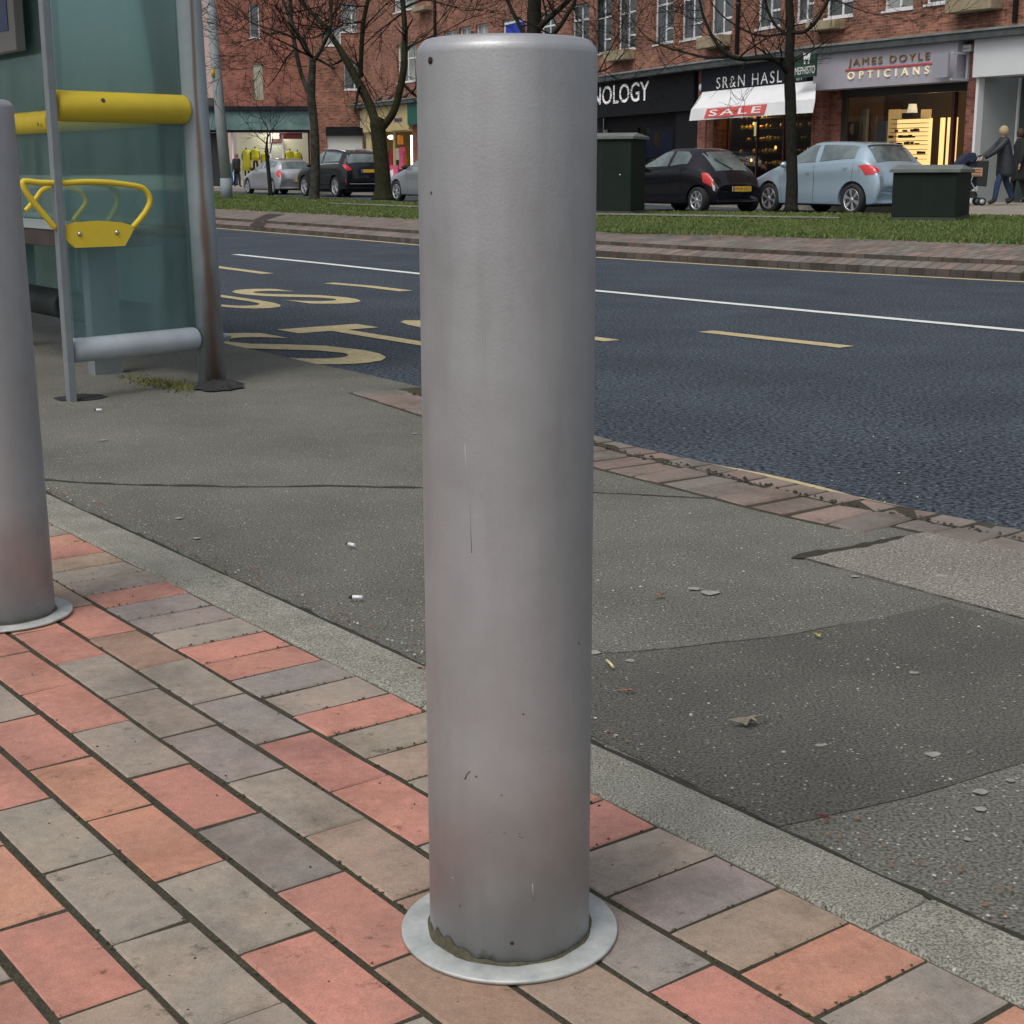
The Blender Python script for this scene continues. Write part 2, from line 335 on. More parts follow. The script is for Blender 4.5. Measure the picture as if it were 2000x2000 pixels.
M['conc'] = asphalt('edging_concrete', (.205, .203, .168), (.275, .270, .23), (.40, .39, .35), .06, vs=9, fine=300, bump=.25)
M['pave2'] = asphalt('far_pavement', (.24, .22, .19), (.30, .28, .24), (.4, .4, .38), .05, vs=.8, fine=60, bump=.1)
M['joint'] = mat('mossy_joint_soil', (.040, .034, .022), .95, c2=(.065, .060, .032), vs=30, det=6, bump=1, bs=200)
M['soil'] = mat('dark_soil', (.03, .027, .02), .95, var=.3, vs=20)
M['yline'] = mat('worn_yellow_line', (.38, .315, .165), .85, c2=(.55, .46, .26), vs=14, det=8, speck=(.09, .09, .085), sps=70, spt=.16)
M['wline'] = mat('white_line', (.70, .71, .68), .7, var=.1, vs=12)
# ------------------------------------------------------------------ polylines
def resamp(P, step):
    P = [V(*p)[:2] if len(p) > 2 else V(*p) for p in P]; out = [P[0]]
    for a, b in zip(P, P[1:]):
        L_ = np.linalg.norm(b-a); k = max(1, int(round(L_/step)))
        for i in range(1, k+1): out.append(a+(b-a)*i/k)
    return out
def smoothp(P, it=2):
    for _ in range(it):
        Q = [P[0]]
        for a, b in zip(P, P[1:]): Q += [a*.75+b*.25, a*.25+b*.75]
        Q.append(P[-1]); P = Q
    return P
def offset(P, d):
    out = []
    for i, p in enumerate(P):
        t = P[min(i+1, len(P)-1)]-P[max(i-1, 0)]; t = t/np.linalg.norm(t); out.append(p+V(-t[1], t[0])*d)
    return out
def arclen(P):
    s = [0]
    for a, b in zip(P, P[1:]): s.append(s[-1]+np.linalg.norm(b-a))
    return s
def along(P, s_):
    A = arclen(P)
    for i in range(len(P)-1):
        if s_ <= A[i+1] or i == len(P)-2:
            f = (s_-A[i])/(A[i+1]-A[i]); t = (P[i+1]-P[i])/np.linalg.norm(P[i+1]-P[i]); return P[i]+(P[i+1]-P[i])*f, t
def flat(mb, poly, z, jit=0):
    mb.quad(*[(p[0], p[1], z) for p in poly])
def strip(mb, A, za, B, zb, c=None):
    for i in range(len(A)-1): mb.quad((*A[i], za), (*A[i+1], za), (*B[i+1], zb), (*B[i], zb), c=c)
def wob(P, a, seed=1, step=.04):
    r = random.Random(seed); P = resamp(P, step); out = []; o = 0
    for p in P: o = o*.7+r.uniform(-a, a); out.append(p+V(o*.7, o))
    return out
def brick(mb, C, du, dv, hu, hv, z, c, zb=-.02, bev=.0035, tilt=.0012, r=rnd):
    """C centre, du/dv unit 2d axes, half sizes"""
    ts = [r.uniform(-tilt, tilt) for _ in range(4)]; k = 0; ring0, ring1, ring2 = [], [], []
    for a, b in ((-1, -1), (1, -1), (1, 1), (-1, 1)):
        j = V(r.uniform(-.0018, .0018), r.uniform(-.0018, .0018))
        p = C+du*hu*a+dv*hv*b+j; q = C+du*(hu-bev)*a+dv*(hv-bev)*b+j
        ring0.append((*p, zb)); ring1.append((*p, z-bev+ts[k])); ring2.append((*q, z+ts[k])); k += 1
    mb.quad(*ring2, c=c)
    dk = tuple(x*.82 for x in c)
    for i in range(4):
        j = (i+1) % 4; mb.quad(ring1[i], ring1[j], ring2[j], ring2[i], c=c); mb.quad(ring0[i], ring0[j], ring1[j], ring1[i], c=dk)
ZR = -.02   # road
# ------------------------------------------------------------------ ground, road
g = MB(); g.quad((-400, -60, -.06), (400, -60, -.06), (400, 700, -.06), (-400, 700, -.06)); struct(g.build('ground', M['pave2']))
kerb = [gp(*q)[:2] for q in [(450, 673), (616, 710), (720, 732), (824, 756), (1158, 851), (1291, 884.6), (1509.5, 933.5), (1647.5, 967), (1825, 1002), (2000, 1036)]]
d0 = kerb[0]-kerb[1]; d0 = d0/np.linalg.norm(d0)
d1 = kerb[-1]-kerb[-2]; d1 = d1/np.linalg.norm(d1)
kerb = [kerb[0]+V(-.62, .785)*60, kerb[0]+V(-.60, .80)*4]+kerb+[kerb[-1]+d1*1.5, kerb[-1]+V(.72, -.69)*8, kerb[-1]+V(.75, -.66)*30]
fk = [gp(*q, ZR)[:2] for q in [(420, 446), (620, 462), (820, 479), (1159, 502.5), (1380, 516.5), (1600, 529.7), (2000, 550.4)]]
fe = fk[-1]-fk[-2]; fe /= np.linalg.norm(fe); fs = fk[0]-fk[1]; fs /= np.linalg.norm(fs)
fk = smoothp([fk[0]+fs*60, fk[0]+fs*8]+fk+[fk[-1]+fe*6, fk[-1]+V(.78, -.62)*30], 2)
r = MB(); A = resamp(kerb, 3); 
strip(r, [p+V(-.3, -.3) for p in resamp([kerb[0], kerb[-1]], 100)], ZR, [p+V(60, 45) for p in resamp([kerb[0], kerb[-1]], 100)], ZR)
flat(r, [(-60, 120), (-120, 60), (40, -40), (80, 20)], ZR)
r.v = []; r.f = []; r.mi = []
r.quad((-70, -30, ZR), (70, -30, ZR), (70, 130, ZR), (-70, 130, ZR)); struct(r.build('road', M['road'], origin=(0, 10, ZR)))
# footway (near)
ft = MB(); FA = [p for p in kerb]; poly = [(p[0], p[1]) for p in FA]+[(25, -25), (-60, -25), (-60, 60)]
ft.prism(None, poly, -.05, 0, zmode=True); struct(ft.build('footway', M['foot'], origin=(0, 4, 0), fix=True))
# footway patches
p = MB(); C1 = gp(1563, 1089)[:2]; C2 = gp(1832, 1036)[:2]; C3 = gp(2000, 1209.5)[:2]
lp = wob([C1, C2], .002, 3)+[C2+(kerb[-4]-C2)*.0+V(1.2, -1.05)]+[C3+(C3-C1)*1.2]+wob([C3, C1], .0006, 4)
poly = [tuple(q) for q in lp]; p.prism(None, poly, -.01, .0026, zmode=True); struct(p.build('footway_patch', M['footl'], fix=True))
p = MB(); pl = wob([gp(*q)[:2] for q in [(1090, 1262), (1200, 1278), (1514, 1245), (1680, 1215), (1850, 1180), (2080, 1245)]], .004, 5)+[gp(2080, 1470)[:2]]+wob([gp(*q)[:2] for q in [(2000, 1491), (1785, 1556), (1643, 1589), (1519, 1617)]], .003, 6)+[gp(1300, 1508)[:2], gp(1158, 1440)[:2], gp(1090, 1412)[:2]]
flat(p, pl, .0015); struct(p.build('footway_patch', M['footd']))
# seam lines (gaps between asphalt lays)
def seam(pts, w0, seed, z=.0012, m_='soil', jit=.004):
    P = wob([gp(*q)[:2] for q in pts], jit, seed, .03); r2 = random.Random(seed); q = MB()
    W_ = [w0*r2.uniform(.4, 1.4)*(1-.8*i_/len(P) if w0 > .02 else 1) for i_, _ in enumerate(P)]; W_[0] = W_[-1] = .0005
    a = [p_+V(0, w_) for p_, w_ in zip(P, W_)]; b = [p_-V(0, w_) for p_, w_ in zip(P, W_)]
    strip(q, a, z, b, z); return struct(q.build('footway_seam', M[m_]))
seam([(60, 935), (140, 942), (230, 946), (450, 951), (640, 949), (825, 954)], .010, 11)
seam([(1120, 962), (1220, 964), (1300, 970), (1400, 974), (1440, 985)], .006, 12)
seam([(1545, 1092), (1600, 1082), (1690, 1066), (1770, 1048)], .020, 13, .0034)
seam([(1563, 1090), (1740, 1140), (2010, 1213)], .0028, 14, .0036, jit=.0006)
seam([(1160, 1280), (1300, 1270), (1514, 1246), (1680, 1216)], .0012, 15, .0024)
# near kerb bricks
kp = smoothp([V(*q) for q in kerb[5:14]], 3); kp = resamp(kp, .04)
kin = [gp(*q)[:2] for q in [(722, 769), (759, 786.5), (1158, 911), (1313.6, 942.4), (1407, 976), (1558, 1013.7), (1750, 1049)]]
PC = [(.225, .180, .155), (.205, .178, .157), (.19, .172, .152), (.235, .180, .155), (.19, .176, .158)]
kb = MB(); nb = MB(); rk = random.Random(5)
strip(nb, [q for q in kp], .0008, [p_+(q_-p_)*(.34 if p_[0] < 1.10 else .225) for p_, q_ in zip(kp, offset(kp, -1))], .0008)
L_ = arclen(kp)[-1]; s_ = .02
s_end = next(k for k, p_ in zip(arclen(kp), kp) if p_[0] > 1.10)
while s_ < L_-.1:
    C, t = along(kp, s_+.06); n_ = V(t[1], -t[0]); inn = s_ < s_end
    g_ = rk.uniform(.85, 1.12); c = tuple(x*g_ for x in PC[rk.randrange(5)])
    if s_ > .25: brick(kb, C+n_*.055, t, n_, .0560, .05, .004+rk.uniform(-.003, .001), c, tilt=.003, bev=.006, r=rk)
    g_ = rk.uniform(.88, 1.12); c = tuple(x*g_ for x in PC[rk.randrange(5)])
    wl = .105 if inn else .048
    brick(kb, C+n_*(.118+wl), t, n_, .0562, wl-.003, .0065+rk.uniform(-.003, .001), c, tilt=.003, bev=.005, r=rk)
    s_ += .1225
struct(kb.build('kerb_bricks', M['paver'])); struct(nb.build('kerb_bedding', M['joint']))
# yellow line beside near kerb
yl = MB(); P = [gp(*q, 0)[:2] for q in [(1300, 887), (1400, 909), (1509, 933.5), (1647, 967), (1760, 989), (1860, 1008)]]
P = wob(P, .003, 8, .05); W_ = [0.045+.05*math.sin(math.pi*i/(len(P)-1)) for i in range(len(P))]
strip(yl, [p_+V(.012, .018) for p_ in P], ZR+.004, [p_+V(.55, .83)*w_ for p_, w_ in zip(P, W_)], ZR+.004); struct(yl.build('road_marking', M['yline']))
# road markings
def marking(pts, width, mm, seed=1, jit=.003):
    q = MB(); P = wob([gp(*a, ZR)[:2] for a in pts], jit, seed, .25)
    strip(q, offset(P, width/2), ZR+.004, offset(P, -width/2), ZR+.004); return struct(q.build('road_marking', M[mm]))
marking([(459, 497.4), (640, 516), (822, 535.6), (1159, 568), (1380, 589), (1600, 610), (2000, 647.5), (2150, 662)], .10, 'wline', 2)
marking([(405, 519), (431, 523), (524, 535)], .12, 'yline', 3)
marking([(643, 553.5), (720, 560), (794, 569)], .12, 'yline', 4)
marking([(1378, 648), (1500, 662), (1654, 679)], .12, 'yline', 5)
marking([(300, 436.5), (420, 446), (620, 462), (820, 479.3), (1159, 503), (1380, 517), (1600, 530.5), (2000, 551.5), (2200, 562)], .10, 'yline', 6, .001)
def textmesh(s, fr, x0, x1, z0, z1, y=0., depth=.0, mb=None, sp=1.0, off=0):
    """lettering fitted to a rectangle of the frame; returns MB"""
    cu = bpy.data.curves.new('t', 'FONT'); cu.body = s; cu.size = 1; cu.extrude = .5 if depth else 0; cu.space_character = sp; cu.offset = off; cu.resolution_u = 4
    if not depth: cu.dimensions = '2D'; cu.fill_mode = 'FRONT'
    ob = bpy.data.objects.new('t', cu); col.objects.link(ob); dg = bpy.context.evaluated_depsgraph_get(); me = bpy.data.meshes.new_from_object(ob.evaluated_get(dg))
    A = np.array([v.co for v in me.vertices]); lo = A.min(0); hi = A.max(0); mb = mb or MB(); b = len(mb.v)
    for a in A:
        X = x0+(a[0]-lo[0])/(hi[0]-lo[0])*(x1-x0); Z = z0+(a[1]-lo[1])/(hi[1]-lo[1])*(z1-z0); Y = y-(depth*(a[2]-lo[2])/(hi[2]-lo[2]) if depth else 0)
        mb.v.append(tuple(fr(X, Y, Z)))
    for p_ in me.polygons: mb.f.append(tuple(b+i for i in p_.vertices)); mb.mi.append(0)
    bpy.data.objects.remove(ob); bpy.data.curves.remove(cu); bpy.data.meshes.remove(me); return mb
class RoadFrame:
    def __call__(s, x, y, z): return V(.8*x-.6*z, .6*x+.8*z, ZR+.004)
rf = RoadFrame(); tm = MB()
for ch, a0, a1 in (('S', 3.47, 4.0), ('T', 4.13, 4.67), ('O', 4.84, 5.20), ('P', 5.24, 5.66)): textmesh(ch, rf, a0, a1, 6.15, 7.80, mb=tm, off=.012)
for ch, a0, a1 in (('B', 3.85, 4.35), ('U', 4.52, 5.0), ('S', 5.15, 5.62)): textmesh(ch, rf, a0, a1, 9.08, 10.68, mb=tm, off=.012)
struct(tm.build('road_lettering', M['yline']))
# ------------------------------------------------------------------ far kerb, apron, verge
fo = [q for q in fk]
fo = resamp(fo, .6)
o0 = offset(fo, .13); o1 = offset(fo, .36); o1b = offset(fo, .365); 
kb = MB(); bc = (.185, .135, .12)
def bstrip(A, za, B, zb, n_col=PC, ph=0, wd=.13, dark=1.):
    """courses of brick across the strip, each with its own colour and a dark joint between"""
    Aa = arclen(A); s0 = 0
    rr = random.Random(int(za*1000)+ph)
    A2 = resamp(A, .02) if False else A
    tot = Aa[-1]; Bb = arclen(B); s0 = 30
    while s0 < min(tot, Bb[-1])-30:
        pa, t = along(A, s0); pb, t2 = along(A, s0+wd*.93); 
        ia = pa+V(-t[1], t[0])*ph_w[0]; ib = pb+V(-t2[1], t2[0])*ph_w[0]
        g_ = rr.uniform(.82, 1.12); c = tuple(x*g_ for x in n_col[rr.randrange(5)])
        kb.quad((*pa, za), (*pb, za), (*ib, zb), (*ia, zb), c=c)
        s0 += wd
ph_w = [.23]
fkv = resamp(fo, .6)
# solid body under the bricks
under = MB(); strip(under, o0, ZR-.01, o0, .038); strip(under, o0, .038, o1, .085); strip(under, o1, .085, o1, .127); struct(under.build('far_kerb', M['joint']))
bstrip(o0, .043, None or o1, .090, ph=1)
# risers, brick by brick
def riser(A, z0, z1, wd=.13, seed=3):
    rr = random.Random(seed); s0 = 30; tot = arclen(A)[-1]
    while s0 < tot-30:
        pa, t = along(A, s0); pb, t2 = along(A, s0+wd*.93); nn = V(t[1], -t[0])*.004
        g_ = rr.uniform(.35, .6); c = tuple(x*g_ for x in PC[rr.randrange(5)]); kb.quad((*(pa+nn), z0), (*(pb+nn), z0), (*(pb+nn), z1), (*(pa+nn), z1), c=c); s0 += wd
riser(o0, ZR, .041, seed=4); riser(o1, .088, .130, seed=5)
zs = [.130, .155, .178, .198, .216]; ws = .23
cur = o1
for k in range(4):
    nxt = offset(o1, .24*(k+1)); ph_w[0] = .232
    und = MB(); strip(und, offset(o1, .24*k), zs[k]-.004, nxt, zs[k+1]-.004)
    if k == 0: apr = und
    else: apr.v, b0 = apr.v+und.v, len(apr.v); apr.f += [tuple(i+b0 for i in f) for f in und.f]; apr.mi += und.mi
    bstrip(offset(o1, .24*k), zs[k], nxt, zs[k+1], ph=k+7)
struct(apr.build('apron_bedding', M['joint'])); struct(kb.build('far_kerb_bricks', M['paver']))
ZV = .22
near_g = [gp(*q, ZV)[:2] for q in [(300, 399), (420, 406), (620, 416), (820, 427), (1040, 441), (1240, 452), (1420, 457), (1600, 463), (2000, 476), (2150, 482)]]
far_g = [gp(*q, ZV)[:2] for q in [(250, 367), (360, 372), (420, 376), (600, 386), (817, 396), (1040, 407), (1160, 413), (1400, 414.5), (1700, 418), (1893, 422), (2000, 422), (2200, 424)]]
kcl = offset(o1, .90)
vm = MB(); poly = [tuple(q) for q in wob(near_g, .05, 3, .5)]+[tuple(q) for q in reversed(far_g)]
vm.prism(None, poly, -.05, ZV, zmode=True)
M['turf'] = mat('turf_soil', (.055, .080, .022), .95, c2=(.095, .13, .036), vs=3, det=6, bump=.5, bs=30)
struct(vm.build('verge', M['turf'], origin=(0, 20, ZV), fix=True))
M['grass'] = mat('grass_blades', (.070, .125, .024), .8, c2=(.14, .165, .05), vs=1.6, det=6, speck=(.19, .15, .07), sps=7, spt=.16)
gm = MB(); rg = random.Random(2)
ng, fg = resamp(near_g, .8), far_g
def lerp_line(P, f):
    L0 = arclen(P)[-1]; return along(P, f*L0)[0]
cnt = 0
while cnt < 90000:
    # blades: choose image column & depth so the density follows what is visible
    Xp = rg.uniform(300, 2100); yv = rg.uniform(0, 1)
    # interpolate edges in picture columns of the camera's azimuth
    def edge(L_):
        for (a, b) in zip(L_, L_[1:]):
            if a[0] <= Xp <= b[0]: return a[1]+(b[1]-a[1])*(Xp-a[0])/(b[0]-a[0])
        return L_[-1][1]
    yn = edge([(250, 396), (420, 406), (820, 427), (1240, 452), (1600, 463), (2000, 476), (2150, 482)]); yf = edge([(250, 367), (420, 376), (600, 386), (817, 396), (1160, 413), (1400, 414.5), (1700, 418), (2000, 422), (2200, 424)])
    y_ = yf+(yn+rg.gauss(0, 1.2)-yf)*yv+.4
    p_ = gp(Xp, y_, ZV)
    h = rg.uniform(.015, .045); a_ = rg.uniform(0, 6.28); w_ = .006+.0006*p_[1]; l = rg.uniform(-.03, .03)
    dx, dy = math.cos(a_)*w_, math.sin(a_)*w_
    gm.quad((p_[0]-dx, p_[1]-dy, ZV-.003), (p_[0]+dx, p_[1]+dy, ZV-.003), (p_[0]+l, p_[1]+l*.5, ZV+h)); cnt += 1
tag(gm.build('grass', M['grass'], origin=(0, 20, ZV)), 'short green grass covering the verge between the two roads', 'grass', kind='stuff')
# worn path strip in the verge
pp = MB(); P1 = [gp(*q, ZV)[:2] for q in [(640, 400), (817, 407.5), (1040, 418), (1170, 423), (1400, 427), (1640, 430.5)]]
P2 = [gp(*q, ZV)[:2] for q in [(640, 398.7), (817, 405), (1040, 415), (1170, 419.5), (1400, 423.5), (1640, 428)]]
strip(pp, P1, ZV+.03, P2, ZV+.03); struct(pp.build('path', M['footl']))
# drainage gully slot in the far kerb
M['hole'] = mat('dark_recess', (.01, .009, .008), .8)  # near-black surface for the rim hole and cabinet gaps
M['slot'] = mat('dark_slot_brick', (.026, .019, .016), .8, var=.3, vs=12)  # dark brown tone laid over the kerb bricks at the slot
def proj(P):
    d = V(*P)-EYE; z = d@FW; return 1000+F*(d@RT)/z, 1000-F*(d@UP)/z
dm = MB()
def srf(off, px):
    O = offset(fo, off); zz = float(np.interp(off, [.13, .36, .365, .60, .84, 1.08, 1.32], [.046, .093, .136, .160, .182, .203, .220]))
    best = min(((abs(proj((*p_, zz))[0]-px), tuple(p_)) for p_ in resamp(O, .03) if p_[1] > 14), key=lambda t_: t_[0]); return (*best[1], zz)
A = [(.13, 487), (.20, 489), (.36, 496), (.37, 496), (.60, 506), (.84, 516), (1.02, 524)]; B = [(.13, 515), (.20, 516), (.36, 520), (.37, 520), (.60, 531), (.84, 545), (1.02, 556)]
PA = [srf(*q) for q in A]; PB = [srf(*q) for q in B]
for k in range(len(A)-1): dm.quad(PA[k], PB[k], PB[k+1], PA[k+1])
struct(dm.build('gully', M['slot']))
# far pavement
pm = MB(); pp_ = [(-40, 110), (-16, 76), (-4.2, 57), (0, 49), (6.2, 36.4), (9.4, 31.3), (8.4, 29), (7.75, 25.6), (9.5, 22.5), (30, 18), (30, 60), (0, 120), (-40, 130)]
pm.prism(None, pp_, -.05, .13, zmode=True); struct(pm.build('far_pavement', M['pave2'], origin=(8, 40, .1), fix=True))
# ------------------------------------------------------------------ clay paving in the foreground
ka = -.91868; S_ = .11314; D2 = V(math.cos(ka), math.sin(ka)); N2 = V(-D2[1], D2[0]); K0 = V(-.96498, 3.43193)
def uv2(u, v): return K0+D2*S_*u-N2*v
col_ = {'P': (.455, .222, .175), 'G': (.315, .272, .228), 'O': (.47, .245, .17), 'M': (.285, .25, .228), 'T': (.345, .265, .205), 'B': (.32, .215, .16), 'D': (.25, .218, .195)}
sold = {-5: 'G', -4: 'G', -3: 'G', -2: 'O', -1: 'P', 0: 'T', 1: 'G', 2: 'G', 3: 'P', 4: 'M', 5: 'M', 6: 'G', 7: 'P', 8: 'P', 9: 'M', 10: 'G', 11: 'P', 12: 'G', 13: 'T', 14: 'G', 15: 'P', 16: 'P', 17: 'G', 18: 'M', 19: 'T', 20: 'O', 21: 'G', 22: 'O'}
rows = {0: {-3: 'G', -2: 'T', -1: 'P', 0: 'B', 1: 'G', 2: 'M', 3: 'P', 4: 'P', 5: 'G', 6: 'M', 7: 'P'}, 1: {-2: 'G', -1: 'O', 0: 'P', 1: 'G', 2: 'G', 3: 'M', 4: 'G', 5: 'T', 6: 'B', 7: 'T'},
        2: {-1: 'P', 0: 'P', 1: 'P', 2: 'G', 3: 'P', 4: 'D', 5: 'P', 6: 'B'}, 3: {1: 'G', 2: 'P', 3: 'O', 4: 'O', 5: 'G', 6: 'P'}, 4: {2: 'P', 3: 'G', 4: 'G', 5: 'G'}, 5: {4: 'O', 5: 'P', 6: 'T'}, 6: {5: 'P'}}
bk = MB(); rb = random.Random(9); keys = 'PPGGGMTOB'
def bcol(k):
    c = col_[k]; f = rb.uniform(.93, 1.06); return tuple(x*f*rb.uniform(.98, 1.02) for x in c)
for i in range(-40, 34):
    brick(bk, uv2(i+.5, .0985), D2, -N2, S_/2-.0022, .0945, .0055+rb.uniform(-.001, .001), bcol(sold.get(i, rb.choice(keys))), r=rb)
for r_ in range(0, 26):
    base = 5.60 if r_ % 2 == 0 else 4.55
    for k in range(-24, 16):
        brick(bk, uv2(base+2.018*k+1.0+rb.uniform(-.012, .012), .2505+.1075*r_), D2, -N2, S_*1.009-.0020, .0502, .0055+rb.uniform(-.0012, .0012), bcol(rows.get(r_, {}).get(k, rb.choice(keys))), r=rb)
struct(bk.build('brick_paving', M['paver'], origin=(-1, 2, 0)))
jb = MB(); jb.quad(*[(*uv2(u, v), .0035) for u, v in ((-40, .003), (33, .003), (33, 3.0), (-40, 3.0))]); struct(jb.build('paving_joints', M['joint'], origin=(0, 2, 0)))
ce = MB(); cuts = [uv for uv in (-30, -22, -14, -5, 3.25, 13, 20.15, 29, 38)]
for a, b in zip([3.25-8.45*k for k in range(4, 0, -1)]+[3.25, 11.75, 20.2, 28.7], [3.25-8.45*k for k in range(3, 0, -1)]+[3.25, 11.75, 20.2, 28.7, 37]):
    c = (1, 1, 1)
    brick(ce, uv2((a+b)/2, -.0625), D2, -N2, S_*(b-a)/2-.003, .0595, .0075, (.27, .262, .22), bev=.006, tilt=.0015, r=rb)
def noisy_edge_mat():
    return M['conc']
struct(ce.build('edging_kerb', M['conc'], origin=(0, 2, 0)))
dj = MB(); P = wob([uv2(u, -.124) for u in range(-34, 37)], .002, 21, .02); rr = random.Random(4); Wd = [rr.uniform(.001, .013)+.006*math.sin(i_*.07)**2 for i_, _ in enumerate(P)]
Wd = [(a+b+c)/3 for a, b, c in zip(Wd, Wd[1:]+Wd[:1], Wd[-1:]+Wd[:-1])]
strip(dj, P, .0024, [p_+N2*w_ for p_, w_ in zip(P, Wd)], .0024); struct(dj.build('footway_seam', M['soil']))
# loose crumbs, moss and grit
M['moss'] = mat('moss_tufts', (.035, .055, .012), .9, c2=(.065, .075, .025), vs=40)
def scatter(name, mm, n, fn, size, label, cat, seed):
    q = MB(); r2 = random.Random(seed)
    for _ in range(n):
        P = fn(r2); s = size*r2.uniform(.4, 1.4); a_ = r2.uniform(0, 6.28); z = P[2] if len(P) > 2 else .006
        pts = [(P[0]+math.cos(a_+k*1.257)*s*r2.uniform(.5, 1.2), P[1]+math.sin(a_+k*1.257)*s*r2.uniform(.5, 1.2), z) for k in range(5)]
        top = (P[0], P[1], z+s*r2.uniform(.3, .9))
        for k in range(5): q.quad(pts[k], pts[(k+1) % 5], top)
    return tag(q.build(name, mm), label, cat, kind='stuff')
def on_joint(r2):
    k = r2.random()
    if k < .5: u = r2.uniform(-6, 26); v = .197+.1075*r2.randrange(0, 7)+r2.gauss(0, .0022)
    elif k < .8: u = r2.uniform(-20, 26); v = -.130-abs(r2.gauss(0, .012))
    else: u = r2.randrange(-4, 24)+r2.gauss(0, .02); v = r2.uniform(.01, .19)
    return uv2(u, v)
scatter('joint_moss', M['moss'], 700, on_joint, .0028, 'green moss and crumbs lodged in the paving joints', 'moss', 31)
M['grit'] = mat('pale_grit', (.42, .40, .36), .9, var=.2)
M['gritd'] = mat('dark_grit', (.03, .025, .02), .9)
M['leafl'] = mat('brown_leaf_crumbs', (.16, .07, .04), .9, c2=(.24, .15, .09), vs=50)
scatter('dark_crumbs', M['gritd'], 1100, lambda r2: (on_joint(r2) if r2.random() < .8 else uv2(r2.uniform(-6, 26), r2.uniform(0, .9))), .0022, 'dark grit and soil crumbs along the paver joints', 'grit', 32)
def on_foot(r2):
    p_ = gp(r2.uniform(-20, 2020), r2.uniform(760, 1700))
    q = p_[:2]-K0; v = -(q@N2)
    if v > -.14: return uv2(r2.uniform(-20, 26), -.14-abs(r2.gauss(0, .03)))
    return (p_[0], p_[1], .0018)
scatter('pale_grit', M['grit'], 240, on_foot, .0034, 'pale specks of grit and stuck gum scattered over the asphalt footway', 'grit', 33)
scatter('leaf_crumbs', M['leafl'], 420, lambda r2: uv2(r2.uniform(-22, 28), -.15-abs(r2.gauss(0, .035))), .0035, 'brown leaf crumbs gathered along the concrete edging', 'leaf litter', 34)
def on_brickk(r2):
    a_, t = along(kp, r2.uniform(.2, arclen(kp)[-1]-.3)); n_ = V(t[1], -t[0]); return a_+n_*(.108+r2.gauss(0, .012))
scatter('kerb_soil', M['soil'], 900, on_brickk, .008, 'dark soil packed between the two rows of kerb bricks', 'soil', 35)
# gum blots
M['gum'] = mat('trodden_gum', (.27, .265, .235), .85, var=.2, vs=60)
gms = MB(); r2 = random.Random(3)
for (x_, y_, s) in [(1231, 1293, .010), (1388, 1160, .022), (1355, 1152, .014), (1784, 1317, .010), (1820, 1476, .014), (1915, 1550, .012), (1915, 1584, .010), (1600, 1459, .008), (1670, 958+170, .010), (1838, 1127, .013), (1815, 1052, .011), (350, 1014, .012), (385, 1053, .012), (202, 861, .016), (810, 848, .012), (1160, 1276, .016), (1973, 1528, .008), (1890, 1643, .006)]:
    c = gp(x_, y_); n = 10; pts = [(c[0]+math.cos(k*.628)*s*r2.uniform(.6, 1.1), c[1]+math.sin(k*.628)*s*r2.uniform(.6, 1.1), .0034) for k in range(n)]
    gms.quad(*pts)
tag(gms.build('trodden_gum', M['gum']), 'pale flattened blots of old gum on the asphalt footway', 'gum', kind='stuff')
# leaf, cigarette ends
def litter_leaf(px, py, s, c, label, sd):
    r3 = random.Random(sd); c0 = gp(px, py); q = MB(); m_ = mat('dry_leaf', c, .8, var=.3, vs=90); n = 12; a0 = r3.uniform(0, 3)
    ring = []
    for k in range(n):
        a_ = 2*math.pi*k/n; rr_ = s*(1 if k % 2 == 0 else .62)*(1.5 if k in (0, 6) else .8)
        ring.append((c0[0]+math.cos(a_+a0)*rr_, c0[1]+math.sin(a_+a0)*rr_*.8, .008+r3.uniform(0, s*.5)))
    for k in range(n): q.quad(ring[k], ring[(k+1) % n], (c0[0], c0[1], .0065+s*.12))
    q.tube([(c0[0], c0[1], .009), (c0[0]+math.cos(a0)*s*1.9, c0[1]+math.sin(a0)*s*1.9, .008)], .0008, 5)
    tag(q.build('dry_leaf', m_), label, 'leaf')
litter_leaf(1458, 1420, .024, (.22, .19, .14), 'large curled grey-brown leaf on the dark asphalt patch', 1)
litter_leaf(1228, 1358, .010, (.30, .16, .10), 'small reddish leaf on the dark patch close to the bollard', 2)
litter_leaf(1287, 1170, .012, (.30, .13, .08), 'rust red leaf lying upright on the grey asphalt', 3)
litter_leaf(826, 1314, .012, (.33, .17, .11), 'orange brown leaf on the concrete edging left of the bollard', 4)
litter_leaf(1597, 1249, .009, (.42, .38, .06), 'tiny yellow leaf at the edge of the dark patch', 5)
litter_leaf(1612, 1607, .008, (.10, .02, .02), 'small dark red leaf on the patch seam', 6)
def butt(px, py, a_, label):
    c0 = gp(px, py); d = V(math.cos(a_), math.sin(a_), 0); q = MB(); q.tube([c0+V(0, 0, .011)-d*.013, c0+V(0, 0, .011)+d*.009], .0042, 10)
    o = q.build('cigarette_end', M['white']); tag(o, label, 'cigarette end', 'dropped cigarette ends')
    q = MB(); q.tube([c0+V(0, 0, .011)+d*.009, c0+V(0, 0, .010)+d*.017], [.0042, .003], 10); q.build('burnt_tip', M['gritd'], o)
butt(686, 1072, 2.4, 'white cigarette end on the asphalt left of the central bollard')
butt(697, 1176, 3.0, 'cigarette end close to the concrete edging left of the bollard')
butt(193, 806, 3.1, 'cigarette end lying in front of the thin shelter post')
tw = MB(); c0 = gp(1190, 1305); tw.tube([c0+V(-.004, .02, .009), c0+V(0, .0, .011), c0+V(.006, -.02, .009)], .0025, 6)
tag(tw.build('straw', mat('pale_straw', (.6, .55, .3), .7)), 'short pale yellow straw on the asphalt right of the bollard', 'straw')
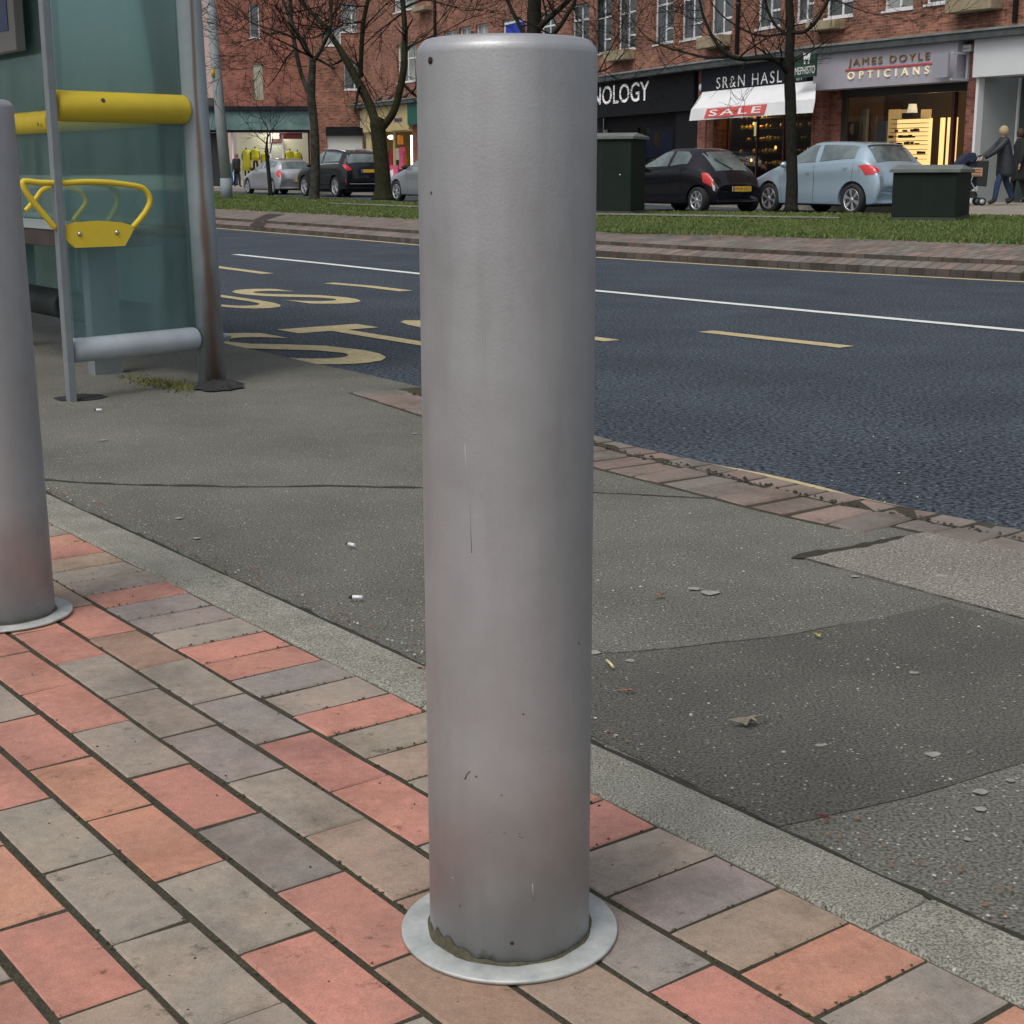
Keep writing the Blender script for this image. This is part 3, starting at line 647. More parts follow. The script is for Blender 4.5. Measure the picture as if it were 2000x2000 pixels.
# ------------------------------------------------------------------ bollards
def bollard(x, y, label):
    t = thing('bollard', (x, y, .005), label, 'bollard', 'silver steel bollards on the paving'); Rb = .0945; H = 1.0159
    pr = [(Rb, 0), (Rb, .25), (Rb, .5), (Rb, .75), (Rb, H-.016)]
    pr += [(Rb-.0004, H-.0105), (Rb-.0020, H-.0085), (Rb-.0065, H-.0028), (Rb-.0090, H-.0010), (Rb-.013, H)]
    pr += [(Rb-.03, H+.001), (.001, H+.002)]
    q = MB(); q.lathe((x, y, .004), (0, 0, 1), pr, 96); q.build('tube', M['silver'], t)
    q = MB(); q.lathe((x, y, .0065), (0, 0, 1), [(Rb, .001), (.1285, .001), (.1285, .0045), (.127, .0055), (Rb-.001, .0062)], 96); q.build('base_plate', M['flange'], t)
    q = MB(); n = 90; r3 = random.Random(5)
    ring = []
    for k in range(n):
        a_ = 2*math.pi*k/n; lo = (Rb+.0004, .0125); 
        hh = .0015+.0012*(1+math.sin(a_*7)+.6*math.sin(a_*17+1))+.013*max(0, math.cos((a_-3.75)*1.7) if abs(a_-3.75) < .9 else 0)**2*(1+.35*math.sin(a_*23)); ring.append((a_, hh, .0012+.0010*(1+math.sin(a_*11))+r3.uniform(0, .0006)))
    for k in range(n):
        a0, h0, w0 = ring[k]; a1, h1, w1 = ring[(k+1) % n]
        f_ = lambda a_, r3_, z: (x+math.cos(a_)*r3_, y+math.sin(a_)*r3_, z)
        q.quad(f_(a0, Rb+.0006, .0125+h0), f_(a1, Rb+.0006, .0125+h1), f_(a1, Rb+w1+.0008, .0132), f_(a0, Rb+w0+.0008, .0132))
    q.build('grime_ring', mat('grime', (.05, .045, .028), .95, c2=(.10, .095, .06), vs=120), t)
    return t
BX, BY = -.0041, 1.6145
b = bollard(BX, BY, 'large silver bollard in the centre foreground')
b2_ = bollard(-1.0300, 2.905, 'silver bollard at the left edge, cut by the frame, on the brick paving'); b2_.rotation_euler = (0, -.009, 0)
# drilled hole near the rim
a_ = math.atan2(-1, -.93); fr_ = at(838, 118, 1.53)
dirv = V(-(-BX+fr_[0]), 0, 0)
ang = math.asin(max(-1, min(1, (fr_[0]-BX)/.0945))); hx, hy = BX+.0945*math.sin(ang), BY-.0945*math.cos(ang)
z_ = HC+(at(838, 118, hy)[2]-HC)
q = MB(); nrm = V(math.sin(ang), -math.cos(ang), 0); q.lathe(V(hx, hy, z_)+nrm*.0002, nrm, [(.0036, 0), (.0036, .0007), (.0001, .0008)], 18); q.build('rim_hole', M['hole'], b)
def on_tube(px, py):
    r = ray(px, py); o_ = EYE-V(BX, BY, 0); a2_ = r[0]**2+r[1]**2; b2_ = o_[0]*r[0]+o_[1]*r[1]; c2_ = o_[0]**2+o_[1]**2-.0945**2
    t_ = (-b2_-math.sqrt(b2_*b2_-a2_*c2_))/a2_; P = EYE+r*t_; nn_ = V(P[0]-BX, P[1]-BY, 0)/.0945; return P, nn_
M['scr'] = mat('rusty_scratch', (.13, .095, .08), .8); M['scr2'] = mat('faint_scratch', (.27, .26, .26), .7)
for pts, r0_, mm in ([[(907, 868), (912, 930), (918, 1000), (921, 1080)], .0007, 'scr2'], [[(955, 1625), (985, 1627), (1016, 1628)], .0007, 'scr'], [[(1013, 1633), (1022, 1637)], .0006, 'scr'], [[(908, 1522), (912, 1512), (918, 1506)], .0016, 'scr'], [[(928, 1516), (932, 1517)], .0020, 'scr'], [[(1020, 1395), (1024, 1395)], .0016, 'scr'],
                    [[(1129, 1254), (1132, 1258)], .0015, 'scr'], [[(978, 1552), (981, 1554)], .0013, 'scr'], [[(882, 1714), (886, 1716)], .0016, 'scr2'], [[(1040, 1725), (1042, 1760)], .0012, 'scr2'], [[(896, 1768), (900, 1770)], .0014, 'scr'], [[(870, 1030), (876, 1034)], .0008, 'scr2'], [[(1060, 1470), (1075, 1466)], .0006, 'scr2']):
    q = MB(); q.tube([on_tube(*p_)[0]-on_tube(*p_)[1]*r0_*.72 for p_ in pts], r0_, 6); q.build('scratch', M[mm], b)
# ------------------------------------------------------------------ bus shelter
E_ = V(-.6, .8, 0); Q_ = V(-.8, -.6, 0)
P1 = V(*gp(415, 751)); P1 = P1+V(-.01, .055, 0)
class ShF:
    o = P1
    def __call__(s, t_, q_, z): return P1+E_*t_+Q_*q_+V(0, 0, z)
SF = ShF()
sh = thing('bus_shelter', P1, 'glass bus shelter with grey posts and yellow rails on the left', 'bus shelter')
M['post'] = mat('grey_shelter_paint', (.17, .195, .21), .5, var=.12, vs=7)
def rust_mat():
    m_ = mat('rust_streaked_post', (.28, .33, .35), .55, var=.1, vs=7); n = m_.node_tree; L = n.links.new; b_ = n.nodes['Principled BSDF']
    tc = n.nodes.new('ShaderNodeTexCoord'); sx = n.nodes.new('ShaderNodeSeparateXYZ'); L(tc.outputs['Object'], sx.inputs[0])
    mp = n.nodes.new('ShaderNodeMapping'); mp.inputs['Scale'].default_value = (22, 22, 4); L(tc.outputs['Object'], mp.inputs[0])
    nz = n.nodes.new('ShaderNodeTexNoise'); nz.inputs['Scale'].default_value = 1; nz.inputs['Detail'].default_value = 6; L(mp.outputs[0], nz.inputs[0])
    # streak sits on the road side of the tube (x>0), widening to the foot
    w1 = n.nodes.new('ShaderNodeMapRange'); w1.inputs[1].default_value = 0; w1.inputs[2].default_value = 1.15; w1.inputs[3].default_value = .060; w1.inputs[4].default_value = .012; L(sx.outputs[2], w1.inputs[0])
    xc = n.nodes.new('ShaderNodeMapRange'); xc.inputs[1].default_value = 0; xc.inputs[2].default_value = 1.2; xc.inputs[3].default_value = .022; xc.inputs[4].default_value = -.002; L(sx.outputs[2], xc.inputs[0])
    a1 = n.nodes.new('ShaderNodeMath'); a1.operation = 'SUBTRACT'; L(sx.outputs[0], a1.inputs[0]); L(xc.outputs[0], a1.inputs[1])
    a2 = n.nodes.new('ShaderNodeMath'); a2.operation = 'ABSOLUTE'; L(a1.outputs[0], a2.inputs[0])
    a3 = n.nodes.new('ShaderNodeMath'); a3.operation = 'DIVIDE'; L(a2.outputs[0], a3.inputs[0]); L(w1.outputs[0], a3.inputs[1])
    a4 = n.nodes.new('ShaderNodeMath'); a4.operation = 'ADD'; L(a3.outputs[0], a4.inputs[0]); L(nz.outputs[0], a4.inputs[1])
    r1 = n.nodes.new('ShaderNodeValToRGB'); r1.color_ramp.elements[0].position = .62; r1.color_ramp.elements[0].color = (1, 1, 1, 1); r1.color_ramp.elements[1].position = .98; r1.color_ramp.elements[1].color = (0, 0, 0, 1)
    L(a4.outputs[0], r1.inputs[0])
    r1.color_ramp.elements[0].position = .50; r1.color_ramp.elements[1].position = .92
    dv = n.nodes.new('ShaderNodeMath'); dv.operation = 'DIVIDE'; dv.inputs[1].default_value = 1.4; L(a4.outputs[0], dv.inputs[0]); L(dv.outputs[0], r1.inputs[0])
    mx = n.nodes.new('ShaderNodeMix'); mx.data_type = 'RGBA'; mx.inputs[7].default_value = (.15, .085, .05, 1); mh = n.nodes.new('ShaderNodeMath'); mh.operation = 'MULTIPLY'; mh.inputs[1].default_value = .85; L(r1.outputs[0], mh.inputs[0]); L(mh.outputs[0], mx.inputs[0]); L(b_.inputs['Base Color'].links[0].from_socket, mx.inputs[6]); L(mx.outputs[2], b_.inputs['Base Color'])
    return m_
M['rustpost'] = rust_mat()
q = MB(); q.tube([P1+V(0, 0, -.01), P1+V(-.016, 0, .8), P1+V(-.032, 0, 1.6), P1+V(-.05, 0, 2.45)], .0585, 40); q.build('post', M['rustpost'], sh)['label'] = 'round corner post streaked with rust'
TP = 3.55
def bar(t_, q_, wt, wq, h=2.4, nm='post'):
    q = MB(); fr = Frame(P1, E_, inward=Q_); q.box(fr, t_-wt/2, t_+wt/2, q_-wq/2, q_+wq/2, -.01, h); return q.build(nm, M['post'], sh, bevel=.003)
c = gp(147, 780)-P1; t2, q2 = c@E_, c@Q_
bar(t2-.045, q2+.032, .045, .030)
c = gp(110, 682)-P1; t3 = c@E_
for tt in (t3, t3*2, t3*3): bar(tt, 0, .07, .08)
fr = Frame(P1, E_, inward=Q_)
def glass(nm, pts):
    q = MB(); n_ = np.cross(V(*pts[1])-V(*pts[0]), V(*pts[3])-V(*pts[0])); n_ = n_/np.linalg.norm(n_)*.004
    A = [V(*p_)+n_ for p_ in pts]; B = [V(*p_)-n_ for p_ in pts]; q.quad(*A); q.quad(*reversed(B))
    for i in range(4): q.quad(A[i], B[i], B[(i+1) % 4], A[(i+1) % 4])
    return q.build(nm, M['teal'], sh)
glass('end_pane', [SF(t2+.0, q2-.01, .19), SF(.01, .055, .19), SF(.01, .055, 2.3), SF(t2+.0, q2-.01, 2.3)])
for k in range(3):
    glass('rear_pane', [SF(t3*k+.05, 0, .25), SF(t3*(k+1)-.04, 0, .25), SF(t3*(k+1)-.04, 0, 2.3), SF(t3*k+.05, 0, 2.3)])
def capsule(a, b, r_, nm, mm):
    a = V(*a); b = V(*b); d = (b-a)/np.linalg.norm(b-a); pts = [a-d*.010]; rr = [r_*.80]
    pts += [a-d*.004, a+d*.006, b-d*.006, b+d*.004, b+d*.010]; rr += [r_*.93, r_, r_, r_*.93, r_*.8]
    q = MB(); q.tube(pts, rr, 32); return q.build(nm, mm, sh)
capsule(SF(t2, q2+.0, 1.135), SF(0, .075, 1.135), .0585, 'rail', M['rail'])
M['cab0'] = mat('dark_grey_rail', (.05, .06, .06), .6)
M['tube'] = mat('pale_grey_tube', (.42, .46, .50), .5, var=.08, vs=9)
capsule(SF(t2, q2+.0, .195), SF(0, .075, .195), .049, 'bottom_rail', M['tube'])
for k in range(3):
    capsule(SF(t3*k+.05, .0, 1.135), SF(t3*(k+1)-.05, 0, 1.135), .055, 'rail', M['rail']); capsule(SF(t3*k+.05, 0, .22), SF(t3*(k+1)-.05, 0, .22), .075, 'bottom_rail', M['cab0'])
q = MB(); q.box(fr, -.12, t3*3+.2, -.15, .95, 2.42, 2.50); q.build('roof', M['post'], sh, bevel=.01)
# rain outlet
q = MB(); a = gp(444, 672); q.tube([a+V(-.12, .15, .03), a+V(0, .0, .035), a+V(.004, -.003, .03)], .022, 14); q.build('outlet', M['tube'], sh)
# bench
bn = thing('perch_bench', SF(1.2, .25, 0), 'dark timber bench with yellow hoop arms inside the bus shelter', 'bench')
M['timber'] = mat('dark_timber', (.045, .033, .03), .6, var=.3, vs=10); M['bt'] = mat('bench_top', (.30, .33, .33), .4)
q = MB(); q.box(fr, .40, 3.2, .05, .42, .565, .64); q.build('seat', M['timber'], bn, bevel=.004)
q = MB(); q.box(fr, .42, 3.2, .045, .425, .641, .650); q.build('seat_top', M['bt'], bn)
for tt in (.58, 1.9, 3.0):
    q = MB(); q.box(fr, tt-.04, tt+.04, .18, .31, 0, .564); q.build('leg', M['post'], bn)
def vplane(t_):
    o_ = P1+E_*t_; n_ = E_
    def f_(px, py, k=0.):
        r0 = ray(px, py); s0 = ((o_-EYE)@n_)/(r0@n_); return EYE+r0*s0-E_*k
    return f_
vp = vplane(min(0, t2)-.045); q = MB(); pl = [(106, 445), (150, 434), (194, 431), (235, 434), (262, 442), (252, 462), (242, 480), (145, 484), (128, 470)]
A = [vp(x_, y_, .012) for x_, y_ in pl]; B = [vp(x_, y_, -.004) for x_, y_ in pl]; q.quad(*A); q.quad(*reversed(B))
for i in range(len(A)): q.quad(A[i], B[i], B[(i+1) % len(A)], A[(i+1) % len(A)])
q.build('end_plate', M['rail'], bn)
def crv(P, k=6):
    P = [V(*p_) for p_ in P]; out = []
    for i in range(len(P)-1):
        p0, p1, p2, p3 = P[max(i-1, 0)], P[i], P[i+1], P[min(i+2, len(P)-1)]
        for j in range(k):
            t_ = j/k; out.append(.5*((2*p1)+(p2-p0)*t_+(2*p0-5*p1+4*p2-p3)*t_*t_+(3*p1-p0-3*p2+p3)*t_**3))
    return out+[P[-1]]
q = MB(); q.tube(crv([vp(*p_, .006) for p_ in [(258, 444), (276, 423), (289, 402), (291, 385), (280, 369), (262, 363), (215, 357), (170, 355), (128, 357), (80, 357), (50, 354), (44, 358), (50, 374), (63, 393), (84, 418), (107, 446)]]), .0115, 10); q.build('arm_hoop', M['rail'], bn)
vp2 = vplane(1.0); q = MB(); q.tube(crv([vp2(*p_) for p_ in [(143, 431), (155, 415), (167, 398), (166, 385), (152, 371), (130, 363), (112, 362), (98, 365), (82, 372), (73, 384), (62, 398), (50, 412)]]), .0115, 10); q.build('arm_hoop', M['rail'], bn)
M['bolt'] = mat('steel_bolt', (.5, .5, .5), .3, metal=.9)
for x_, y_ in ((153, 457), (226, 454)):
    c = vp(x_, y_, .012); q = MB(); q.lathe(c, -E_, [(.009, 0), (.009, .004), (.004, .008), (.0001, .009)], 14); q.build('bolt', M['bolt'], bn)
# notice case
ncs = thing('notice_case', SF(2.3, .1, 1.5), 'blue notice case with grey frame hanging at the back of the shelter', 'notice case')
s0 = vplane(1.9); zb_ = s0(40, 99)[2]
q = MB(); q.box(fr, 1.86, 2.9, .05, .10, zb_, zb_+.8); q.build('frame', mat('case_frame', (.20, .19, .18), .5), ncs, bevel=.004)
q = MB(); q.box(fr, 1.95, 2.85, .10, .104, zb_+.1, zb_+.75); q.build('panel', mat('blue_panel', (.012, .03, .12), .35), ncs)
# weeds at the big post, dark asphalt collars
sm = MB(); r3 = random.Random(8)
def blob(px, py, rx, ry, mm, nm, z=.006, hb=.02):
    c = gp(px, py); q = MB(); n = 26; ring = [(c[0]+math.cos(2*math.pi*k/n)*rx*r3.uniform(.8, 1.15), c[1]+math.sin(2*math.pi*k/n)*ry*r3.uniform(.8, 1.15), z) for k in range(n)]
    mid = [(c[0]+(p_[0]-c[0])*.6, c[1]+(p_[1]-c[1])*.6, z+hb*r3.uniform(.6, 1.2)) for p_ in ring]
    for k in range(n): q.quad(ring[k], ring[(k+1) % n], mid[(k+1) % n], mid[k]); q.quad(mid[k], mid[(k+1) % n], (c[0], c[1], z+hb))
    return struct(q.build(nm, mm))
M['tar'] = asphalt('black_tar', (.03, .032, .033), (.05, .05, .05), (.12, .12, .12), .05, vs=10)
blob(428, 757, .115, .13, M['tar'], 'tar_collar'); blob(160, 777, .10, .10, M['tar'], 'tar_collar', .003, .006)
q = MB(); M['weed'] = mat('weeds', (.06, .08, .02), .9, c2=(.16, .15, .05), vs=30)
for _ in range(550):
    x_ = r3.triangular(225, 385, 350); y_ = 740+(x_-225)/160*22+r3.gauss(0, 5); c = gp(x_, y_); a_ = r3.uniform(0, 6.28); l = r3.uniform(.008, .03)
    q.quad((c[0]-.0025, c[1], .003), (c[0]+.0025, c[1], .003), (c[0]+math.cos(a_)*l, c[1]+math.sin(a_)*l, .003+r3.uniform(.004, .028)))
tag(q.build('weeds', M['weed']), 'low green and straw coloured weeds at the foot of the rusty shelter post', 'weeds', kind='stuff')
# ------------------------------------------------------------------ buildings
Pm = V(8.12, 40.92, 0); Pb = Pm+V(.5255, -.851, 0)*15; Pa = V(2.99, 53.9, 0); Pc = V(-7.44, 75, 0)
LR, LL, LC = Frame(Pm, Pb-Pm), Frame(Pa, Pm-Pa), Frame(Pc, Pa-Pc)
LF2 = Frame((-9.86, 75, 0), (1, 0, 0)); LF1 = Frame((-17, 80, 0), (1, 0, 0)); LF0 = Frame((-30, 96, 0), (1, 0, 0))
ZC = 4.00; ZP = .13
def wall(mb, fr, x0, x1, z0, z1, holes, th=.35, rev=.14):
    xs = sorted(set([x0, x1]+[h[0] for h in holes]+[h[1] for h in holes])); zs_ = sorted(set([z0, z1]+[h[2] for h in holes]+[h[3] for h in holes]))
    xs = [x for x in xs if x0 <= x <= x1]; zs_ = [z for z in zs_ if z0 <= z <= z1]
    for a, b in zip(xs, xs[1:]):
        for c, d in zip(zs_, zs_[1:]):
            mx, mz = (a+b)/2, (c+d)/2
            if any(h[0] < mx < h[1] and h[2] < mz < h[3] for h in holes): continue
            mb.quad(fr(a, 0, c), fr(b, 0, c), fr(b, 0, d), fr(a, 0, d), uv=[(a, c), (b, c), (b, d), (a, d)])
    for h in holes:
        a, b, c, d = h
        for (p0, p1) in (((a, c), (b, c)), ((b, c), (b, d)), ((b, d), (a, d)), ((a, d), (a, c))):
            mb.quad(fr(p0[0], 0, p0[1]), fr(p1[0], 0, p1[1]), fr(p1[0], rev+.3, p1[1]), fr(p0[0], rev+.3, p0[1]), uv=[(p0[0], p0[1]), (p1[0], p1[1]), (p1[0]+.3, p1[1]), (p0[0]+.3, p0[1])])
    mb.quad(fr(x0, th, z0), fr(x0, th, z1), fr(x1, th, z1), fr(x1, th, z0), uv=[(0, 0)]*4)
def window(fr, h, root, bars, pane='glass', fm='frame', fw=.055, inset=.10, label=None):
    """bars: list of ('v',x frac,z0 frac,z1 frac) or ('h',z frac,x0 frac,x1 frac)"""
    a, b, c, d = h; q = MB(); y0, y1 = inset, inset+.05
    q.box(fr, a, a+fw, y0, y1, c, d); q.box(fr, b-fw, b, y0, y1, c, d); q.box(fr, a+fw, b-fw, y0, y1, c, c+fw); q.box(fr, a+fw, b-fw, y0, y1, d-fw, d)
    q.box(fr, a-.03, b+.03, -.03, inset-.002, c-.05, c-.002)
    for br in bars:
        if br[0] == 'v': X = a+(b-a)*br[1]; q.box(fr, X-.03, X+.03, y0+.003, y1-.003, c+fw+(d-c-2*fw)*br[2], c+fw+(d-c-2*fw)*br[3])
        else: Z = c+(d-c)*br[1]; q.box(fr, a+fw+(b-a-2*fw)*br[2], a+fw+(b-a-2*fw)*br[3], y0+.006, y1-.006, Z-.03, Z+.03)
    o = q.build('window', M[fm], root)
    q = MB(); q.quad(fr(a, y0+.025, c), fr(b, y0+.025, c), fr(b, y0+.025, d), fr(a, y0+.025, d)); q.build('pane', M[pane], o); return o
def rect(fr, x0, x1, yt, yb, ym=None):
    xm = (x0+x1)/2; a, _ = fr.hit(x0, 100); b, _ = fr.hit(x1, 100); _, z1 = fr.hit(xm, yt); _, z0 = fr.hit(xm, yb); return [a, b, z0, z1]
terr = thing('shop_terrace', (8, 42, ZP), 'long red brick parade with shops below and tall white framed windows above', 'building')
# openings
HR = []; 
for (x0, x1, yb) in ((1608, 1662, 33), (1720, 1778, 19), (1801, 1864, 6), (1960, 2020, -28)):
    r0 = rect(LR, x0, x1, 0, yb); r0[3] = r0[2]+1.85; HR.append(r0)
HL = []
for (x0, x1, yb) in ((1160, 1193, 104), (1205, 1241, 97), (1276, 1314, 84.5), (1328, 1370, 76), (1385, 1428, 67), (1475, 1522, 54), (1549, 1586, 42)):
    r0 = rect(LL, x0, x1, 0, yb); r0[3] = r0[2]+1.85; HL.append(r0)
HCn = []
for (x0, x1, yt, yb) in ((775, 812, 84, 160), (867, 893, 60, 118), (897, 920, 52, 112), (929, 954, 46, 105), (981, 1018, 36, 100), (1056, 1085, 22, 92), (1116, 1150, 8, 84), (770, 812, -22, 20), (980, 1010, -80, -10), (1060, 1090, -100, -20)):
    HCn.append(rect(LC, x0, x1, yt, yb))
for fr, x1, hl in ((LR, 15, HR), (LL, np.linalg.norm(Pm-Pa), HL), (LC, np.linalg.norm(Pa-Pc), HCn)):
    q = MB(); wall(q, fr, 0, x1, ZC+.02, 13, hl); q.build('wall', M['brick'], terr)
sty = [('v', .5, 0, 1), ('h', .62, 0, 1), ('h', .22, .5, 1)]
for i, h in enumerate(HR): window(LR, h, terr, sty if i % 2 else [('v', .55, 0, 1), ('h', .62, .5, 1), ('h', .2, .5, 1)], 'glass' if i != 1 else 'glassb')
for i, h in enumerate(HL): window(LL, h, terr, [('v', .5, 0, 1), ('h', .64 if i < 5 else .7, 0 if i < 3 else 0, 1), ('h', .24, .5, 1)], 'glass')
for i, h in enumerate(HCn): window(LC, h, terr, [('v', .5, 0, 1), ('h', .6, 0, 1)], 'glassb' if i in (0, 7, 1, 2, 3) else 'glass')
# balcony blocks
for fr, x0, x1, yt, yb in ((LL, 1198, 1240, 99, 119), (LL, 1383, 1428, 71, 94), (LR, 1594, 1650, 42, 60), (LR, 1864, 1953, -6, 24), (LC, 822, 845, 13, 22)):
    a, b, c, d = rect(fr, x0, x1, yt, yb); q = MB(); q.box(fr, a, b, -.42, -.004, c, d); q.build('stone_ledge', M['stone'], terr, bevel=.02)
M['pipe'] = mat('iron_pipe', (.02, .017, .02), .5)
for fr, x_ in ((LL, 1444), (LR, 1984), (LC, 852)):
    a, _ = fr.hit(x_, 60); q = MB(); q.tube([fr(a, -.07, ZC+.15), fr(a, -.07, 12.9)], .06, 10)
    for z_ in (5.5, 7.5, 9.5): q.tube([fr(a, -.07, z_), fr(a, -.07, z_+.08)], .08, 10)
    q.build('downpipe', M['pipe'], terr)
# canopy along the parade
for fr, x0, x1 in ((LR, -.05, 15), (LL, 0, np.linalg.norm(Pm-Pa)-.02), (LC, 0, np.linalg.norm(Pa-Pc)-.02)):
    q = MB(); q.box(fr, x0, x1, -.45, .30, ZC-.16, ZC); q.build('canopy', M['canopy'], terr)
    q = MB(); q.box(fr, x0, x1, -.48, .002, ZC+.002, ZC+.055); q.build('canopy_edge', M['canopy_top'], terr)
# roof of the terrace
q = MB(); poly = [LR(15, -.3, 0)[:2], LR(0, -.3, 0)[:2], LL(0, -.3, 0)[:2], LC(0, -.3, 0)[:2], LC(0, 9, 0)[:2]+V(0, 3), LL(0, 9, 0)[:2], LR(0, 9, 0)[:2], LR(15, 9, 0)[:2]]
q.prism(None, [tuple(p_) for p_ in poly], 13.005, 13.3, zmode=True); q.build('roof', M['canopy'], terr)
def pier(fr, px0, px1, root, m_='brick_pier', z1=ZC-.165, y0=-.02, y1=.35):
    a, _ = fr.hit(px0, 250); b, _ = fr.hit(px1, 250); q = MB(); q.box(fr, a, b, y0, y1, ZP, z1); return q.build('pier', M[m_], root)
pier(LL, 1363, 1379, terr); pier(LL, 1586, 1591, terr); pier(LR, 1592, 1604.5, terr, 'brick_pier'); pier(LR, 1885.5, 1909, terr); pier(LC, 806, 816, terr)
# inner brick return of the optician's front
a, _ = LR.hit(1605, 250); b, _ = LR.hit(1628, 250); q = MB(); q.box(LR, a+.003, b, .28, .45, ZP, ZC-.17); q.build('pier', M['brick_pier'], terr)
# ---- generic shop room
def room(fr, x0, x1, z0, z1, dep, wallc, backc, floorc=(.12, .11, .1), y0=.4, name='shop_interior', root=None):
    q = MB(); F_ = fr
    q.quad(F_(x0, y0+dep, z0), F_(x1, y0+dep, z0), F_(x1, y0+dep, z1), F_(x0, y0+dep, z1)); q.mi[-1] = 1
    q.quad(F_(x0, y0, z0), F_(x0, y0+dep, z0), F_(x0, y0+dep, z1), F_(x0, y0, z1)); q.quad(F_(x1, y0, z0), F_(x1, y0+dep, z0), F_(x1, y0+dep, z1), F_(x1, y0, z1))
    q.quad(F_(x0, y0, z0), F_(x1, y0, z0), F_(x1, y0+dep, z0), F_(x0, y0+dep, z0)); q.mi[-1] = 2; q.quad(F_(x0, y0, z1), F_(x1, y0, z1), F_(x1, y0+dep, z1), F_(x0, y0+dep, z1))
    return q.build(name, [mat('room_wall', wallc, .8), mat('room_back', backc, .8), mat('room_floor', floorc, .6)], root)
def pane(fr, x0, x1, z0, z1, y, root, nm='shop_window', m_='shopglass'):
    q = MB(); q.quad(fr(x0, y, z0), fr(x1, y, z0), fr(x1, y, z1), fr(x0, y, z1)); return q.build(nm, M[m_], root)
def lamp(fr, x, y, z, e, c=(1, .72, .4), r_=.3):
    l = bpy.data.lights.new('shop_lamp', 'POINT'); l.energy = e; l.color = c; l.shadow_soft_size = r_; o = bpy.data.objects.new('shop_lamp', l); col.objects.link(o); o.location = Vector(fr(x, y, z)); return o
# ---- optician
sx0, _ = LR.hit(1604.5, 150); sx1, _ = LR.hit(1885, 150); _, ft_ = LR.hit(1745, 91); _, fb_ = LR.hit(1745, 168)
room(LR, sx0, sx1, ZP, fb_+.2, 3.2, (.20, .13, .09), (.16, .12, .09), root=terr)
sg = thing('shop_sign', LR(sx0, 0, fb_), 'lilac grey fascia sign with copper lettering over the lit optician window', 'shop sign')
M['lilac'] = mat('lilac_grey_board', (.36, .35, .40), .6, var=.05, vs=2)
q = MB(); q.box(LR, sx0+.01, sx1-.01, -.30, .38, fb_, ft_); q.build('board', M['lilac'], sg)
M['copper'] = mat('copper_letters', (.30, .17, .08), .35, metal=.5); M['cream'] = mat('cream_letters', (.85, .72, .50), .4, emis=(1, .85, .55), estr=.15); M['redline'] = mat('red_line', (.55, .07, .07), .5)
def tz(fr, px, py, y): return fr.hit(px, py, y)
YS = -.302
xa, _ = tz(LR, 1659, 110, YS); xb, _ = tz(LR, 1817, 110, YS); _, z0 = tz(LR, 1735, 127, YS); _, z1 = tz(LR, 1735, 109, YS)
textmesh('JAMES DOYLE', LR, xa, xb, z0, z1, YS, .03, sp=1.35).build('lettering', M['copper'], sg)
xa, _ = tz(LR, 1652, 130, YS); xb, _ = tz(LR, 1823, 130, YS); q = MB(); _, zz = tz(LR, 1737, 130.5, YS); q.box(LR, xa, xb, YS-.02, YS-.001, zz-.02, zz+.02); q.build('underline', M['redline'], sg)
xa, _ = tz(LR, 1657, 140, YS); xb, _ = tz(LR, 1815, 140, YS); _, z0 = tz(LR, 1735, 150, YS); _, z1 = tz(LR, 1735, 135, YS)
textmesh('OPTICIANS', LR, xa, xb, z0, z1, YS, .03, sp=1.9).build('lettering', M['cream'], sg)
# shopfront frame
M['bframe'] = mat('dark_frame', (.012, .012, .012), .5); M['rframe'] = mat('dark_red_frame', (.06, .012, .01), .5)
a0, _ = LR.hit(1628, 250); a1, _ = LR.hit(1637, 250); q = MB(); q.box(LR, a0+.002, a1, .25, .35, ZP, fb_-.01); q.box(LR, a0+.002, sx1-.01, .20, .38, fb_-.20, fb_-.003); q.build('window_frame', M['bframe'], terr)
c0_, _ = LR.hit(1843, 250); c1_, _ = LR.hit(1849, 250); q = MB(); q.box(LR, c0_, c1_, .22, .34, ZP, fb_-.21); q.build('window_frame', M['rframe'], terr)
pane(LR, a1, c0_, ZP+.4, fb_-.21, .30, terr); pane(LR, c1_, sx1, ZP, fb_-.21, .30, terr)
# back-lit shelving
ds = thing('display_shelves', LR(4, 1.6, ZP), 'warm back-lit spectacle shelves inside the optician window', 'shelves')
YD = 1.5
def lr(px, y=YD): return LR.hit(px, 250, y)[0]
def lz(px, py, y=YD): return LR.hit(px, py, y)[1]
M['lit'] = mat('back_lit_panel', (.9, .6, .25), .6, emis=(1, .62, .24), estr=1.15)
M['lit2'] = mat('dim_lit_panel', (.5, .35, .15), .6, emis=(1, .6, .22), estr=.28)
q = MB()
for x0, x1 in ((1752, 1818), (1836, 1843), (1850, 1868)):
    q.box(LR, lr(x0), lr(x1), YD, YD+.05, ZP+.3, lz(1790, 232))
q.build('lit_panel', M['lit'], ds)
q = MB(); q.box(LR, lr(1734), lr(1755), YD, YD+.05, ZP+.3, lz(1740, 214)); q.box(LR, lr(1756), lr(1776), YD, YD+.05, lz(1766, 231), lz(1766, 214)); q.box(LR, lr(1797), lr(1815), YD, YD+.05, lz(1800, 231), lz(1800, 214)); q.build('lit_panel', M['lit2'], ds)
q = MB()
for yy in (232, 241, 250, 258, 266, 275, 283, 292, 302, 311):
    z_ = lz(1790, yy); q.box(LR, lr(1750), lr(1815), YD-.22, YD-.01, z_-.006, z_+.006)
q.build('shelf', M['dark'], ds)
r4 = random.Random(6); q = MB()
for yy in (258, 270, 283, 302, 312):
    for k in range(7):
        x_ = r4.uniform(lr(1740), lr(1812)); z_ = lz(1790, yy); w_ = r4.uniform(.03, .10); q.box(LR, x_, x_+w_, YD-.2, YD-.1, z_+.013, z_+.013+r4.uniform(.03, .08))
q.build('spectacles', M['dark'], ds)
